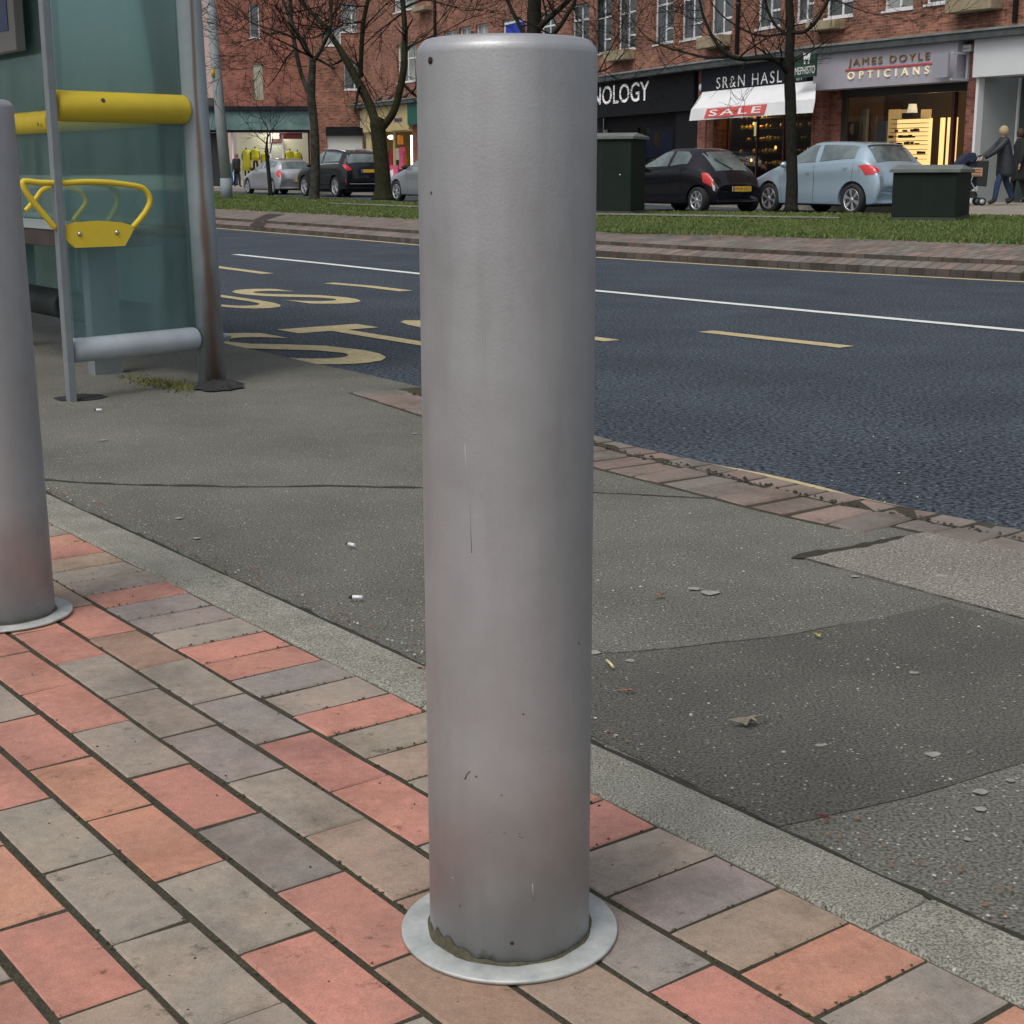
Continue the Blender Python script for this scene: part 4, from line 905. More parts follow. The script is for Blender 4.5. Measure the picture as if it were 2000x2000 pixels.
q = MB(); q.box(LR, lr(1776), lr(1797), YD-.3, YD-.02, lz(1786, 231), lz(1786, 221)); q.build('lamp_base', M['dark'], ds)
q = MB(); c = LR(lr(1788), YD-.15, lz(1788, 212)); q.lathe(c, (0, 0, 1), [(.14, -.12), (.10, .11)], 16); q.build('lamp_shade', mat('lamp_shade', (.8, .75, .6), .8, emis=(1, .85, .6), estr=.5), ds)
# other things in that window
q = MB(); q.box(LR, lr(1680, .9), lr(1691, .9), .9, 1.0, ZP+.3, lz(1686, 213, .9)); tag(q.build('partition', mat('grey_column', (.30, .29, .26), .8)), 'pale upright partition left in the optician window', 'partition')
q = MB(); q.box(LR, lr(1692, 1.1), lr(1710, 1.1), 1.1, 1.15, ZP+.3, lz(1700, 225, 1.1)); tag(q.build('partition', mat('brown_panel', (.22, .12, .08), .8)), 'brown partition behind the pale one in the optician window', 'partition')
q = MB(); q.box(LR, lr(1712, .8), lr(1731, .8), .8, .86, ZP+.3, lz(1720, 237, .8)); tag(q.build('poster', mat('blue_poster', (.05, .09, .12), .5, c2=(.12, .17, .19), vs=6)), 'dark blue-grey poster standing in the optician window', 'poster')
q = MB(); q.box(LR, lr(1645, .7), lr(1676, .7), .75, .8, ZP+.3, lz(1660, 238, .7)); pst = q.build('poster', mat('photo_poster', (.02, .02, .018), .5, c2=(.05, .05, .04), vs=3)); tag(pst, 'dark photo poster of a pale face left in the optician window', 'poster')
q = MB(); c = LR(lr(1664, .7), .745, lz(1664, 252, .7)); q.ell(c, .10, .012, .15); q.build('pale_face', mat('face_print', (.30, .25, .19), .7), pst)
for px, py, r_ in ((1704, 280, .03), (1694+140, 168, .02)):
    pass
lamp(LR, (sx0+sx1)/2+.6, 1.0, 2.9, 20)
# reflections-like clutter left dark: right part of window
# alarm box and bracket sign
ab = thing('alarm_box', LR(sx1+.1, -.1, 3.5), 'white alarm box on the brick pier right of the lilac fascia', 'alarm box')
a, b, c, d = rect(LR, 1887, 1903, 87.5, 101.5); q = MB(); q.box(LR, a, b, -.14, -.021, c, d); q.build('case', M['white'], ab, bevel=.02)
textmesh('swift', LR, a+.03, b-.03, c+.05, d-.06, -.141, .004).build('lettering', mat('alarm_print', (.05, .12, .12), .5), ab)
bs = thing('projecting_sign', LR(sx1, -.5, 3), 'small lilac grey sign on a bracket at the right end of the lilac fascia', 'sign')
a, b, c, d = rect(LR, 1858, 1889, 107, 153); q = MB(); q.box(LR, a, b, -.62, -.56, c, d); q.build('board', mat('lilac_sign', (.30, .30, .34), .6), bs)
a, b, c, d = rect(LR, 1893, 1897, 103, 158); q = MB(); q.box(LR, a, b, -.60, -.022, c, c+.05); q.box(LR, a, b, -.60, -.022, d-.05, d); q.box(LR, a, b, -.08, -.022, c+.051, d-.051); q.build('bracket', M['galv'], bs)
# ---- white empty shop on the right
wx0, _ = LR.hit(1910, 200); _, wb = LR.hit(1955, 149); _, wt = LR.hit(1955, 66)
ws_ = thing('shop_sign', LR(wx0, 0, wb), 'blank white fascia board at the right edge of the parade', 'shop sign')
q = MB(); q.box(LR, wx0, 15, -.25, .38, wb, wt); q.build('board', mat('white_board', (.62, .64, .65), .6, var=.04, vs=1), ws_)
wf = thing('white_shopfront', LR(wx0, 0, ZP), 'empty white panelled shopfront behind the people at the right edge', 'shopfront')
a, _ = LR.hit(1909.5, 250); b, _ = LR.hit(1914.5, 250); q = MB(); q.box(LR, a, b, -.15, .05, ZP, wb-.002); c_, _ = LR.hit(1985, 250, .9); q.box(LR, c_, c_+.06, .85, .92, ZP, wb-.002); q.build('white_post', M['white'], wf)
q = MB(); q.quad(LR(b, .05, ZP), LR(c_, .9, ZP), LR(c_, .9, wb), LR(b, .05, wb)); q.build('side_panel', mat('grey_panel', (.25, .28, .28), .5, var=.05, vs=2), wf)
q = MB(); q.box(LR, c_+.062, 15, .9, .95, ZP, wb-.002); q.build('glazing', mat('green_grey_glass', (.05, .075, .07), .25), wf)
# ---- shoe shop with awning
sx0b, _ = LL.hit(1379, 150); sx1b, _ = LL.hit(1586, 150); _, nb_ = LL.hit(1480, 170)
sgn = thing('shop_sign', LL(sx0b, 0, 3), 'navy fascia with thin white lettering above the white awning', 'shop sign')
q = MB(); _, zt_ = LL.hit(1480, 112); zt_ = min(zt_, ZC-.17); q.box(LL, sx0b+.005, sx1b, -.16, .38, nb_-.1, zt_); q.build('board', M['navy'], sgn)
def ztext(fr, px, py, y): return fr.hit(px, py, y)[1]
M['wl'] = mat('white_letters', (.80, .80, .78), .5)
xa = LL.hit(1399.5, 150, -.17)[0]; xb = LL.hit(1527, 150, -.17)[0]; z0 = (ztext(LL, 1406, 173.5, -.17)+ztext(LL, 1500, 163, -.17))/2; z1 = (ztext(LL, 1406, 149, -.17)+ztext(LL, 1500, 141.5, -.17))/2
textmesh('SR&N HASL', LL, xa, xb, z0, z1, -.168, 0, sp=1.25).build('lettering', M['wl'], sgn)
xa = LL.hit(1554, 150, -.17)[0]; xb = LL.hit(1566, 150, -.17)[0]; textmesh('TA', LL, xa, xb, ztext(LL, 1560, 157, -.17), z1-.02, -.168, 0).build('lettering', M['wl'], sgn)
ms = thing('projecting_sign', LL(sx1b-.5, -.6, 3.4), 'dark green projecting sign with a white M emblem beside the tree', 'sign')
YM = -.7; ma, mb_, mc, md = [LL.hit(1555, 130, YM)[0], LL.hit(1596, 130, YM)[0], ztext(LL, 1575, 151, YM), ztext(LL, 1575, 107, YM)]
q = MB(); q.box(LL, ma, mb_, YM-.05, YM, mc, md); q.build('board', mat('dark_green_board', (.01, .045, .025), .5), ms)
q = MB(); q.box(LL, ma+.05, ma+.10, YM+.002, -.165, (mc+md)/2-.03, (mc+md)/2+.03); q.build('bracket', M['dark'], ms)
textmesh('MEPHISTO', LL, ma+.03, mb_-.02, mc+.08, mc+.27, YM-.051, 0).build('lettering', M['wl'], ms)
q = MB(); cx = (ma+mb_)/2+.08; z0 = mc+.33; h_ = .30
pm_ = [(-.17, h_), (-.12, 0), (-.06, 0), (-.075, h_*.62), (0, h_*.25), (.075, h_*.62), (.06, 0), (.12, 0), (.17, h_), (.07, h_*.88), (0, h_*.55), (-.07, h_*.88)]
q.prism(LL, [(cx+a, z0+b) for a, b in pm_], YM-.057, YM-.051); q.build('emblem', M['wl'], ms)
# awning
aw = thing('awning', LL(sx0b, -.5, 2.5), 'white shop awning with a red sale banner', 'awning')
M['aw'] = mat('awning_canvas', (.74, .75, .76), .8, var=.04, vs=2)
ax0, ax1 = LL.hit(1372, 180, -.18)[0], LL.hit(1594, 160, -.18)[0]; zt = (ztext(LL, 1372, 179, -.18)+ztext(LL, 1594, 158.6, -.18))/2
YA = -1.0; bx0, bx1 = LL.hit(1351, 214, YA)[0], min(LL.hit(1592, 190, YA)[0], 99); zm = ztext(LL, 1352, 213, YA); zm = (zm+ztext(LL, 1530, 198, YA))/2
zl = (ztext(LL, 1347, 235, YA-.05)+ztext(LL, 1590, 221, YA-.05))/2
q = MB(); N = 8; prof = []
for k in range(N+1):
    f_ = k/N; prof.append((-.18+(YA+.18)*f_, zt+(zm-zt)*(f_**.75)))
NX = 14
for k in range(N):
    for j in range(NX):
        xl = lambda f_, j_: (ax0+(bx0-ax0)*f_)+((ax1+(bx1-ax1)*f_)-(ax0+(bx0-ax0)*f_))*j_/NX
        sag = lambda f_, j_: -.02*math.sin(math.pi*f_)*(1+math.sin(j_*1.7))
        f0, f1 = k/N, (k+1)/N
        q.quad(LL(xl(f0, j), prof[k][0], prof[k][1]+sag(f0, j)), LL(xl(f1, j), prof[k+1][0], prof[k+1][1]+sag(f1, j)), LL(xl(f1, j+1), prof[k+1][0], prof[k+1][1]+sag(f1, j+1)), LL(xl(f0, j+1), prof[k][0], prof[k][1]+sag(f0, j+1)))
q.quad(LL(ax0, -.18, zt), LL(ax0, -.18, zm-.1), LL(bx0, YA, zm)); q.quad(LL(ax1, -.18, zt), LL(ax1, -.18, zm-.1), LL(bx1, YA, zm))
q.build('canopy_cloth', M['aw'], aw, fix=True)
q = MB()
for j in range(NX*2):
    x0 = bx0-.03+(bx1-bx0+.05)*j/(NX*2); x1 = bx0-.03+(bx1-bx0+.05)*(j+1)/(NX*2); o0_ = .015*math.sin(j*.9); o1_ = .015*math.sin((j+1)*.9)
    q.quad(LL(x0, YA-.001, zm), LL(x1, YA-.001, zm), LL(x1-(0), YA-.06+o1_, zl), LL(x0, YA-.06+o0_, zl))
q.build('valance', M['aw'], aw, fix=True)
q = MB(); ba, bb = LL.hit(1377, 220, YA-.08)[0], LL.hit(1492, 215, YA-.08)[0]
q.quad(LL(ba, YA-.012, zm-.03), LL(bb+.05, YA-.012, zm-.03), LL(bb, YA-.085, zl+.05), LL(ba-.06, YA-.085, zl+.05)); q.build('banner', mat('red_banner', (.62, .09, .085), .7), aw)
class BF:
    def __call__(s, x, y, z): f_ = (zm-.03-z)/(zm-.03-zl-.05); return LL(x, YA-.016-.073*f_-.004, z)
textmesh('SALE', BF(), ba+.20, bb-.20, zl+.09, zm-.07, 0, 0, sp=1.3, off=.012).build('lettering', M['wl'], aw)
room(LL, sx0b, sx1b, ZP, nb_, 3.0, (.05, .03, .02), (.035, .025, .018), root=terr)
q = MB(); a, _ = LL.hit(1379, 260); b, _ = LL.hit(1391, 260); q.box(LL, a+.003, b, .02, .5, ZP, nb_-.12); q.build('pier', M['brick_pier'], terr)
q = MB(); q.box(LL, b+.003, sx1b-.003, .30, .42, ZP, ZP+.55); q.build('stall_riser', M['canopy'], terr)
q = MB()
for px in (1424, 1478, 1530): x_, _ = LL.hit(px, 260, .3); q.box(LL, x_, x_+.06, .28, .34, ZP+.552, nb_-.13)
q.build('window_frame', M['rframe'], terr)
pane(LL, b+.01, sx1b-.01, ZP+.55, nb_-.12, .31, terr)
M['gold'] = mat('gold_clump', (.75, .45, .10), .35, metal=.6); M['goldl'] = mat('lit_gold_lamp', (.9, .6, .2), .5, emis=(1, .6, .15), estr=1.6)  # gold clump colour stands in for golden light points in the window
shd = thing('shoe_display', LL(8, 1, ZP), 'dark window display with gold clumps standing for lights among warm lamps beneath the awning', 'window display')
r4 = random.Random(12); q = MB(); q2_ = MB(); sv = MB()
for z_ in (.9, 1.25, 1.6, 1.95, 2.25):
    sv.box(LL, b+.2, sx1b-.2, .75, 1.0, ZP+z_-.015, ZP+z_)
    x_ = b+.3
    while x_ < sx1b-.4:
        if r4.random() < .8: q.ell(LL(x_, .86, ZP+z_+.06), r4.uniform(.05, .11), .05, r4.uniform(.04, .10), 8, 6)
        if r4.random() < .10: q2_.ell(LL(x_+.1, .8, ZP+z_+.15), .035, .035, .05, 8, 6)
        x_ += r4.uniform(.16, .3)
sv.build('shelf', M['timber'], shd); q.build('gold_clumps', M['gold'], shd); q2_.build('spot_lamps', M['goldl'], shd)
lamp(LL, (b+sx1b)/2-1.2, .6, 2.5, 12, (1, .65, .25), .15)
q = MB(); x_, z_ = LL.hit(1482, 252, .6); q.box(LL, x_-.10, x_+.10, .5, .52, z_-.2, z_+.2); tag(q.build('price_card', mat('cream_card', (.8, .75, .45), .7, emis=(1, .9, .5), estr=.25)), 'cream card hanging in the awning shop window', 'card')
# white round alarm
a, z_ = LL.hit(1369.5, 171, -.1); q = MB(); q.lathe(LL(a, -.021, z_), -LL.n, [(.13, 0), (.13, .06), (.09, .12), (.001, .14)], 20); tag(q.build('alarm_dome', M['white']), 'round white alarm dome on the brick pier between two shops', 'alarm')
# ---- black shop
kx0, _ = LL.hit(1080, 180); kx1, _ = LL.hit(1363, 180); _, kb0 = LL.hit(1250, 224); 
ks = thing('shop_sign', LL(kx0, 0, kb0), 'black fascia with bold white lettering ending in OLOGY', 'shop sign')
q = MB(); q.box(LL, max(kx0, .01), kx1-.01, -.14, .38, kb0, ZC-.17); q.build('board', M['black'], ks)
yy = -.16; xb = LL.hit(1268, 180, yy)[0]; xn = LL.hit(1161, 180, yy)[0]; wN = (xb-xn)/6.0
z0 = (ztext(LL, 1168, 205.5, yy)+ztext(LL, 1260, 197, yy))/2; z1 = (ztext(LL, 1168, 168, yy)+ztext(LL, 1265, 160, yy))/2
textmesh('TECHNOLOGY', LL, xn-wN*4.0, xb, z0, z1, yy-.005, 0, off=.010).build('lettering', mat('lit_white_letters', (.85, .86, .86), .5, emis=(1, 1, 1), estr=.12), ks)
room(LL, .1, kx1, ZP, kb0, 2.5, (.012, .012, .014), (.012, .014, .02), root=terr)
q = MB(); a, _ = LL.hit(1320, 260); q.box(LL, a, kx1-.002, -.01, .38, ZP, kb0-.002); a2, _ = LL.hit(1230, 260); q.box(LL, .1, a, .25, .35, ZP, ZP+.5); q.box(LL, .1, a, .25, .35, kb0-.4, kb0-.003); q.box(LL, a2, a2+.08, .25, .35, ZP+.501, kb0-.401); q.build('window_frame', M['black'], terr)
pane(LL, .1, a, ZP+.5, kb0-.4, .3, terr)
pt = thing('window_poster', LL(a, .6, ZP), 'blue poster with an orange patch in the black shop window', 'poster')
xx0 = LL.hit(1262, 270, .6)[0]; xx1 = LL.hit(1314, 270, .6)[0]; z0 = ztext(LL, 1290, 308, .6); z1 = ztext(LL, 1290, 246, .6)
q = MB(); q.box(LL, xx0, xx1, .6, .62, z0, z1); q.build('sheet', mat('blue_sheet', (.03, .06, .22), .5, c2=(.02, .03, .10), vs=2), pt)
q = MB(); q.ell(LL((xx0+xx1)/2, .598, z0+(z1-z0)*.58), .16, .01, .28); q.build('orange_patch', mat('orange_patch', (.35, .16, .04), .6), pt)
textmesh('50%', LL, xx0, xx0+.28, z1-.2, z1-.04, .598, 0).build('lettering', mat('dull_print', (.4, .4, .42), .6), pt)
# ---- blue projecting sign on the upper floor
x_, z_ = LC.hit(1004, 56, -.8); bsn = thing('projecting_sign', LC(x_, -.8, z_), 'bright blue sign with white edge high on the wall behind the central bollard', 'sign')
a, b, c, d = LC.hit(990, 60, -.8)[0], LC.hit(1024, 60, -.8)[0], ztext(LC, 1005, 78, -.8), ztext(LC, 1005, 46, -.8)
q = MB(); q.box(LC, a, b, -.85, -.80, c, d); q.build('board', mat('blue_board', (.01, .04, .40), .5), bsn); q = MB(); q.box(LC, a-.08, a-.002, -.86, -.79, c, d+.08); q.box(LC, a, b, -.86, -.79, d+.002, d+.08); q.build('edge_strip', M['white'], bsn)
textmesh('TO LET', LC, a+.3, b-.05, d-.25, d-.08, -.851, 0).build('lettering', M['wl'], bsn) if False else None
# ---- cream corner shop (left)
cx0, _ = LC.hit(716, 230); cx1, _ = LC.hit(806, 230); _, cb = LC.hit(760, 256)
cs = thing('shop_sign', LC(cx0, 0, cb), 'cream fascia board behind the forked tree trunk', 'shop sign')
M['creamp'] = mat('cream_paint', (.46, .38, .19), .6, var=.08, vs=1)
q = MB(); q.box(LC, cx0, cx1, -.2, .38, cb, ZC-.17); q.build('board', M['creamp'], cs)
a, b, c, d = rect(LC, 776, 791, 231, 238); q = MB(); q.box(LC, a, b, -.22, -.201, c, d); q.build('purple_label', mat('purple_label', (.09, .045, .11), .6), cs)
room(LC, cx0, cx1, ZP, cb, 2.5, (.5, .40, .2), (.55, .45, .28), root=terr)
q = MB(); a, _ = LC.hit(727, 300); q.box(LC, cx0, a, -.05, .3, ZP, cb-.003); a, _ = LC.hit(765, 300); q.box(LC, a-.06, a, .1, .2, ZP, cb-.003); q.build('window_frame', M['creamp'], terr)
lamp(LC, (cx0+cx1)/2+.5, 1.2, 2.8, 35, (1, .8, .5))
M['tube_l'] = mat('lit_tube', (1, .9, .7), .5, emis=(1, .85, .6), estr=3)
a, z_ = LC.hit(799, 280, .3); z2 = LC.hit(799, 264, .3)[1]; q = MB(); q.tube([LC(a, .45, z_-1.3), LC(a, .45, z2)], .07, 8); tag(q.build('tube_light', M['tube_l']), 'glowing upright tube light in the cream corner shop', 'light')
a, z_ = LC.hit(756, 268, .3); q = MB(); q.ell(LC(a, .5, z_), .16, .1, .10); tag(q.build('ceiling_spot', M['tube_l']), 'small round lit lamp under the cream fascia', 'light')
for px, w_, y0_, y1_, c, lb in ((760, 9, 292, 335, (.6, .08, .12), 'red garment hanging in the cream shop window'), (779, 16, 288, 312, (.6, .58, .52), 'white top on a stand in the cream shop window'), (782, 12, 300, 322, (.65, .42, .03), 'yellow garment in the cream shop window'), (791, 10, 285, 330, (.75, .12, .22), 'pink garment at the right of the cream shop window'), (785, 8, 262, 282, (.8, .3, .06), 'orange banner high in the cream shop window'), (768, 6, 296, 330, (.05, .2, .08), 'green garment in the cream shop window')):
    a, z1_ = LC.hit(px-w_/2, y0_, .9); b, z0_ = LC.hit(px+w_/2, y1_, .9)
    q = MB(); W_ = b-a; n = 7
    prof = [(0, z1_-z0_), (.28, z1_-z0_-.05), (.5, (z1_-z0_)*.8), (.42, (z1_-z0_)*.6), (.5, 0)]
    L1 = [(a+W_/2-f_*W_, z0_+h_) for f_, h_ in prof]; L2 = [(a+W_/2+f_*W_, z0_+h_) for f_, h_ in reversed(prof)]
    yo = .7+.06*(px % 7); q.prism(LC, L1[1:]+L2[:-1], yo, yo+.12); tag(q.build('garment', mat('cloth', c, .8, var=.15, vs=4)), lb, 'clothing')
fs_ = thing('floor_sign', LC(LC.hit(772, 360)[0], -1.0, ZP), 'pink pavement board with a white disc beside the silver car bonnet', 'pavement board')
a, b = LC.hit(760, 350, -1)[0], LC.hit(777, 350, -1)[0]; z0_, z1_ = ztext(LC, 768, 356, -1), ztext(LC, 768, 323, -1)
q = MB(); q.box(LC, a, b, -1.0, -.96, ZP, max(z1_, 1.1)); q.build('board', mat('pink_board', (.6, .08, .2), .6), fs_)
q = MB(); q.ell(LC((a+b)/2, -1.003, (ZP+max(z1_, 1.1))*.55), .2, .006, .26); q.build('disc', M['white'], fs_)
# teal edge sign next to it
a, b, c, d = rect(LC, 805.5, 850, 199, 243); q = MB(); q.box(LC, a, b, -.30, -.202, c, d); tag(q.build('shop_sign', mat('deep_green_board', (.01, .09, .07), .6)), 'deep green fascia end next to the cream fascia', 'shop sign')
q = MB(); a, _ = LC.hit(817, 250); q.box(LC, a, 23.5, .0, .3, ZP, ZC-.3); q.build('shopfront', M['canopy'], terr)
# ---- frontal blocks
fb = thing('corner_building', (-8.6, 76, ZP), 'red brick corner building with small white framed windows behind the forked trees', 'building')
hs_ = [rect(LF2, x0, x1, yt, yb) for x0, x1, yt, yb in ((667, 708, 4, 62), (729, 755, 8, 65), (634, 666, 52, 89), (670, 711, 119, 175), (733, 757, 120, 176))]
q = MB(); W2 = 4.6; c1, c2z = LF2.hit(708, 252); wx = LF2.hit(709, 300)[0]; 
hole = [LF2.hit(638, 300)[0], wx, ZP-.1, LF2.hit(670, 265)[1]]
Lw = LF2.hit(706, 100)[0]
wall(q, LF2, 0, Lw, ZP, ZC+.3, [[hole[0], hole[1]-.02, ZP, hole[3]+.42]]); 
q.build('wall', M['brick'], fb)
q = MB(); wall(q, LF2, 0, 4.35, ZC+.302, 14, hs_); q.box(LF2, 4.30, 4.36, .01, 5, ZC+.4, 14); q.box(LF2, 0, .05, .01, 5, ZP, 14); q.build('wall', M['brick'], fb)
for i, h in enumerate(hs_): window(LF2, h, fb, [('v', .5, 0, 1), ('h', .25, .5, 1)] if i in (0, 3) else [('h', .78, 0, 1)], 'glassb' if i in (0, 2) else 'glass')
q = MB(); q.box(LF2, hole[0], hole[1]-.02, -.1, .1, hole[3], hole[3]+.40); q.build('lintel', M['black'], fb)
q = MB(); q.box(LF2, hole[0], hole[1]-.02, .12, .16, ZP, hole[3]); q.build('shutter', mat('white_shutter', (.55, .57, .55), .6), fb)
a, b, c, d = rect(LF2, 701.5, 708, 217, 250); q = MB(); q.box(LF2, a, b, -.35, -.3, c, d); tag(q.build('projecting_sign', mat('pale_sign', (.6, .58, .45), .6)), 'small pale sign on the corner of the brick building', 'sign')
fb1 = thing('brick_department_store', (-13, 81, ZP), 'smooth red brick shop building with a pale green fascia at far left', 'building')
hs1 = [rect(LF1, 489, 508, 7, 74), rect(LF1, 492, 511, 125, 195)]
q = MB(); xA = LF1.hit(425, 100)[0]; wall(q, LF1, xA, 7.6, LF1.hit(500, 208)[1], 15, hs1); q.box(LF1, xA, xA+.05, .01, 8, ZC, 15); q.build('wall', M['brick_smooth'], fb1)
window(LF1, hs1[0], fb1, [], 'glass'); q = MB(); h = hs1[1]; q.box(LF1, h[0], h[1], .05, .1, h[2], h[3]); q.build('blocked_window', mat('pale_infill', (.36, .36, .28), .8, var=.1), fb1)
zA, zB_, zC_ = LF1.hit(500, 208)[1], LF1.hit(500, 217)[1], LF1.hit(500, 254)[1]
q = MB(); q.box(LF1, xA-1.3, 7.6, -.5, .3, zB_, zA-.003); q.build('canopy', M['navy'], fb1)
q = MB(); q.box(LF1, xA-1.3, 7.6, -.35, .2, zC_, zB_-.003); o = q.build('fascia', mat('verdigris_fascia', (.16, .27, .25), .6, c2=(.06, .13, .13), vs=.9), fb1)
q = MB(); q.box(LF1, xA-1.3, 7.6, -.30, .2, zC_-.12, zC_-.003); q.build('window_head', M['black'], fb1)
x45 = LF1.hit(452, 300)[0]; x60 = LF1.hit(605, 300)[0]
q = MB(); q.box(LF1, x60, 7.6, 0, .3, ZP, zC_-.13); q.build('pier', M['brick_pier'], fb1)
q = MB(); q.box(LF1, xA-1.3, x45-.2, .2, .3, ZP, zC_-.13); q.build('dark_entrance', M['dark'], fb1)
q = MB(); q.box(LF1, x45, x60, 1.6, 1.7, ZP, zC_-.13); q.build('display_backdrop', mat('lit_backdrop', (.62, .60, .50), .8, emis=(1, .95, .8), estr=.10), fb1)
q = MB(); a, _ = LF1.hit(532, 300, 1.4); b, _ = LF1.hit(552, 300, 1.4); q.box(LF1, a, b, 1.4, 1.5, ZP, LF1.hit(540, 282, 1.4)[1]); q.build('door', M['white'], fb1)
q = MB(); q.box(LF1, a, b, 1.35, 1.39, LF1.hit(540, 280, 1.4)[1], LF1.hit(540, 271, 1.4)[1]); q.build('door_header', mat('maroon', (.12, .04, .05), .6), fb1)
q = MB(); a, z_ = LF1.hit(545, 257, .3); b, _ = LF1.hit(590, 257, .3); q.box(LF1, a, b, .3, .34, zC_-.45, zC_-.14); q.build('red_pelmet', mat('red_pelmet', (.4, .04, .08), .6), fb1)
for px in (455, 529, 553, 604):
    x_, _ = LF1.hit(px, 300, .1); q = MB(); q.box(LF1, x_-.04, x_+.04, .05, .12, ZP, zC_-.13); q.build('mullion', M['white'] if px < 600 else M['black'], fb1)
pane(LF1, x45+.05, x60-.05, ZP+.3, zC_-.13, .08, fb1)
lamp(LF1, (x45+x60)/2, .9, 3.0, 60, (1, .93, .75)); 
pk = thing('pink_rendered_building', (-19, 97, ZP), 'tall pale pink rendered building at far left behind the lamp post', 'building')
q = MB(); q.box(LF0, 0, LF0.hit(427, 100)[0]+4, 0, 8, ZP, 18); q.build('wall', mat('pink_render', (.52, .40, .36), .8, var=.05), pk)
q = MB(); q.box(LF0, 0, 13, -.4, -.003, LF0.hit(415, 205)[1], LF0.hit(415, 192)[1]); q.build('cornice', M['canopy'], pk)
#PART2
# ------------------------------------------------------------------ lamp post, cabinets
a = gp(443, 388, ZV); lp_ = thing('lamp_post', a, 'grey concrete lamp post standing in the verge at left', 'lamp post')
M['lpost'] = mat('grey_lamp_post', (.30, .33, .34), .75, var=.12, vs=3)
q = MB(); q.tube([a+V(0, 0, -.02), a+V(0, 0, .5)], [.150, .150], 8); q.build('base', mat('post_base', (.23, .27, .30), .7), lp_)
q = MB(); q.tube([a+V(0, 0, .5), a+V(-.08, 0, 2.2), a+V(-.30, 0, 7.5)], [.142, .132, .10], 8); q.build('shaft', M['lpost'], lp_)
q = MB(); q.tube([a+V(-.18, -.11, 2.95), a+V(-.185, -.11, 3.15)], .05, 6); q.build('yellow_tag', mat('yellow_tag', (.6, .45, .03), .6), lp_)
M['cab'] = mat('dark_green_cabinet', (.006, .013, .009), .75, spec=.25, c2=(.010, .018, .012), vs=4, det=6)
M['lid'] = mat('pale_lid', (.16, .18, .17), .7, c2=(.10, .12, .11), vs=3)  # lid paler than the dark green body
def cabinet(px0, px1, pxs, ybot, ybs, ytop, label, depth, knobs=()):
    b = gp(px1, ybs, ZV); th = R_(24); d_ = V(math.cos(th), -math.sin(th)); e_ = V(math.sin(th), math.cos(th)); Lx = .2
    while proj((*(b[:2]-d_*Lx), ZV))[0] > px0: Lx += .01
    depth = .1
    while proj((*(b[:2]+e_*depth), ZV))[0] < pxs: depth += .01
    a = V(*(b[:2]-d_*Lx), ZV); fr = Frame((*a[:2], ZV), (*d_, 0))
    top = at(px1, ytop, b[1])[2]-ZV; H = top
    t = thing('utility_cabinet', (*a[:2], ZV), label, 'utility cabinet', 'dark green cabinets standing on the verge')
    q = MB(); q.box(fr, -.01, Lx+.01, -.01, depth+.01, -.05, .06); q.build('plinth', mat('plinth', (.05, .055, .045), .9), t)
    q = MB(); q.box(fr, 0, Lx, 0, depth, .061, H-.07); q.build('body', M['cab'], t, bevel=.008)
    q = MB(); e = .04; P = [fr(-e, -e, H-.068), fr(Lx+e, -e, H-.068), fr(Lx+e, depth+e, H-.068), fr(-e, depth+e, H-.068)]; T = [fr(-e, -e, H-.03), fr(Lx+e, -e, H-.03), fr(Lx+e, depth+e, H-.03), fr(-e, depth+e, H-.03)]
    R0, R1 = fr(-e, depth*.45, H+.03), fr(Lx+e-.05, depth*.45, H+.03)
    q.quad(P[3], P[2], P[1], P[0])
    for i in range(4): q.quad(P[i], P[(i+1) % 4], T[(i+1) % 4], T[i])
    q.quad(T[0], T[1], R1, R0); q.quad(T[2], T[3], R0, R1); q.quad(T[1], T[2], R1); q.quad(T[3], T[0], R0); q.build('lid', M['lid'], t)
    q = MB(); n = 2 if Lx > .9 else 1
    for i in range(1, n+1): q.box(fr, Lx*i/(n+1)-.006, Lx*i/(n+1)+.006, -.003, -.0005, .1, H-.1)
    for i in range(4): q.box(fr, Lx+.0005, Lx+.004, depth*.2, depth*.8, H-.2-i*.03, H-.19-i*.03)
    q.build('door_gap', M['hole'], t)
    q = MB()
    for fx, fz in knobs: q.lathe(fr(Lx*fx, -.001, H*fz), -fr.n, [(.014, 0), (.014, .012), (.001, .014)], 10)
    q.build('lock', M['bolt'], t)
    return t
cabinet(1060, 1231, 1259, 419, 420, 262, 'tall dark green utility cabinet partly hidden by the central bollard', .55, ((.88, .5),))
cabinet(1741, 1864, 1892, 435, 434, 326, 'low dark green utility cabinet in front of the pale blue car', .42, ((.38, .93),))
# ------------------------------------------------------------------ cars
def paint(name, c, metal=.5, rough=.28): return mat(name, c, rough, metal=metal, coat=.9 if max(c) > .1 else .45, spec=.5 if max(c) > .1 else .2)
M['cglass'] = mat('car_glass', (.05, .07, .072), .04, spec=1, c2=(.17, .21, .21), vs=1.2)  # sky reflection painted into the base colour as paler patches
M['tail'] = mat('tail_lamp_red', (.62, .02, .03), .2, coat=1)
M['tailw'] = mat('tail_lamp_clear', (.6, .5, .5), .2, coat=1)
M['headl'] = mat('head_lamp', (.6, .62, .65), .12, coat=1)
M['plate'] = mat('yellow_number_plate', (.70, .42, .03), .5)
M['seam'] = mat('panel_gap', (.008, .008, .008), .7)
def cr(p0, p1, p2, p3, t, k=.42):
    m1 = (p2-p0)*k; m2 = (p3-p1)*k; t2_, t3_ = t*t, t*t*t
    return (2*t3_-3*t2_+1)*p1+(t3_-2*t2_+t)*m1+(-2*t3_+3*t2_)*p2+(t3_-t2_)*m2
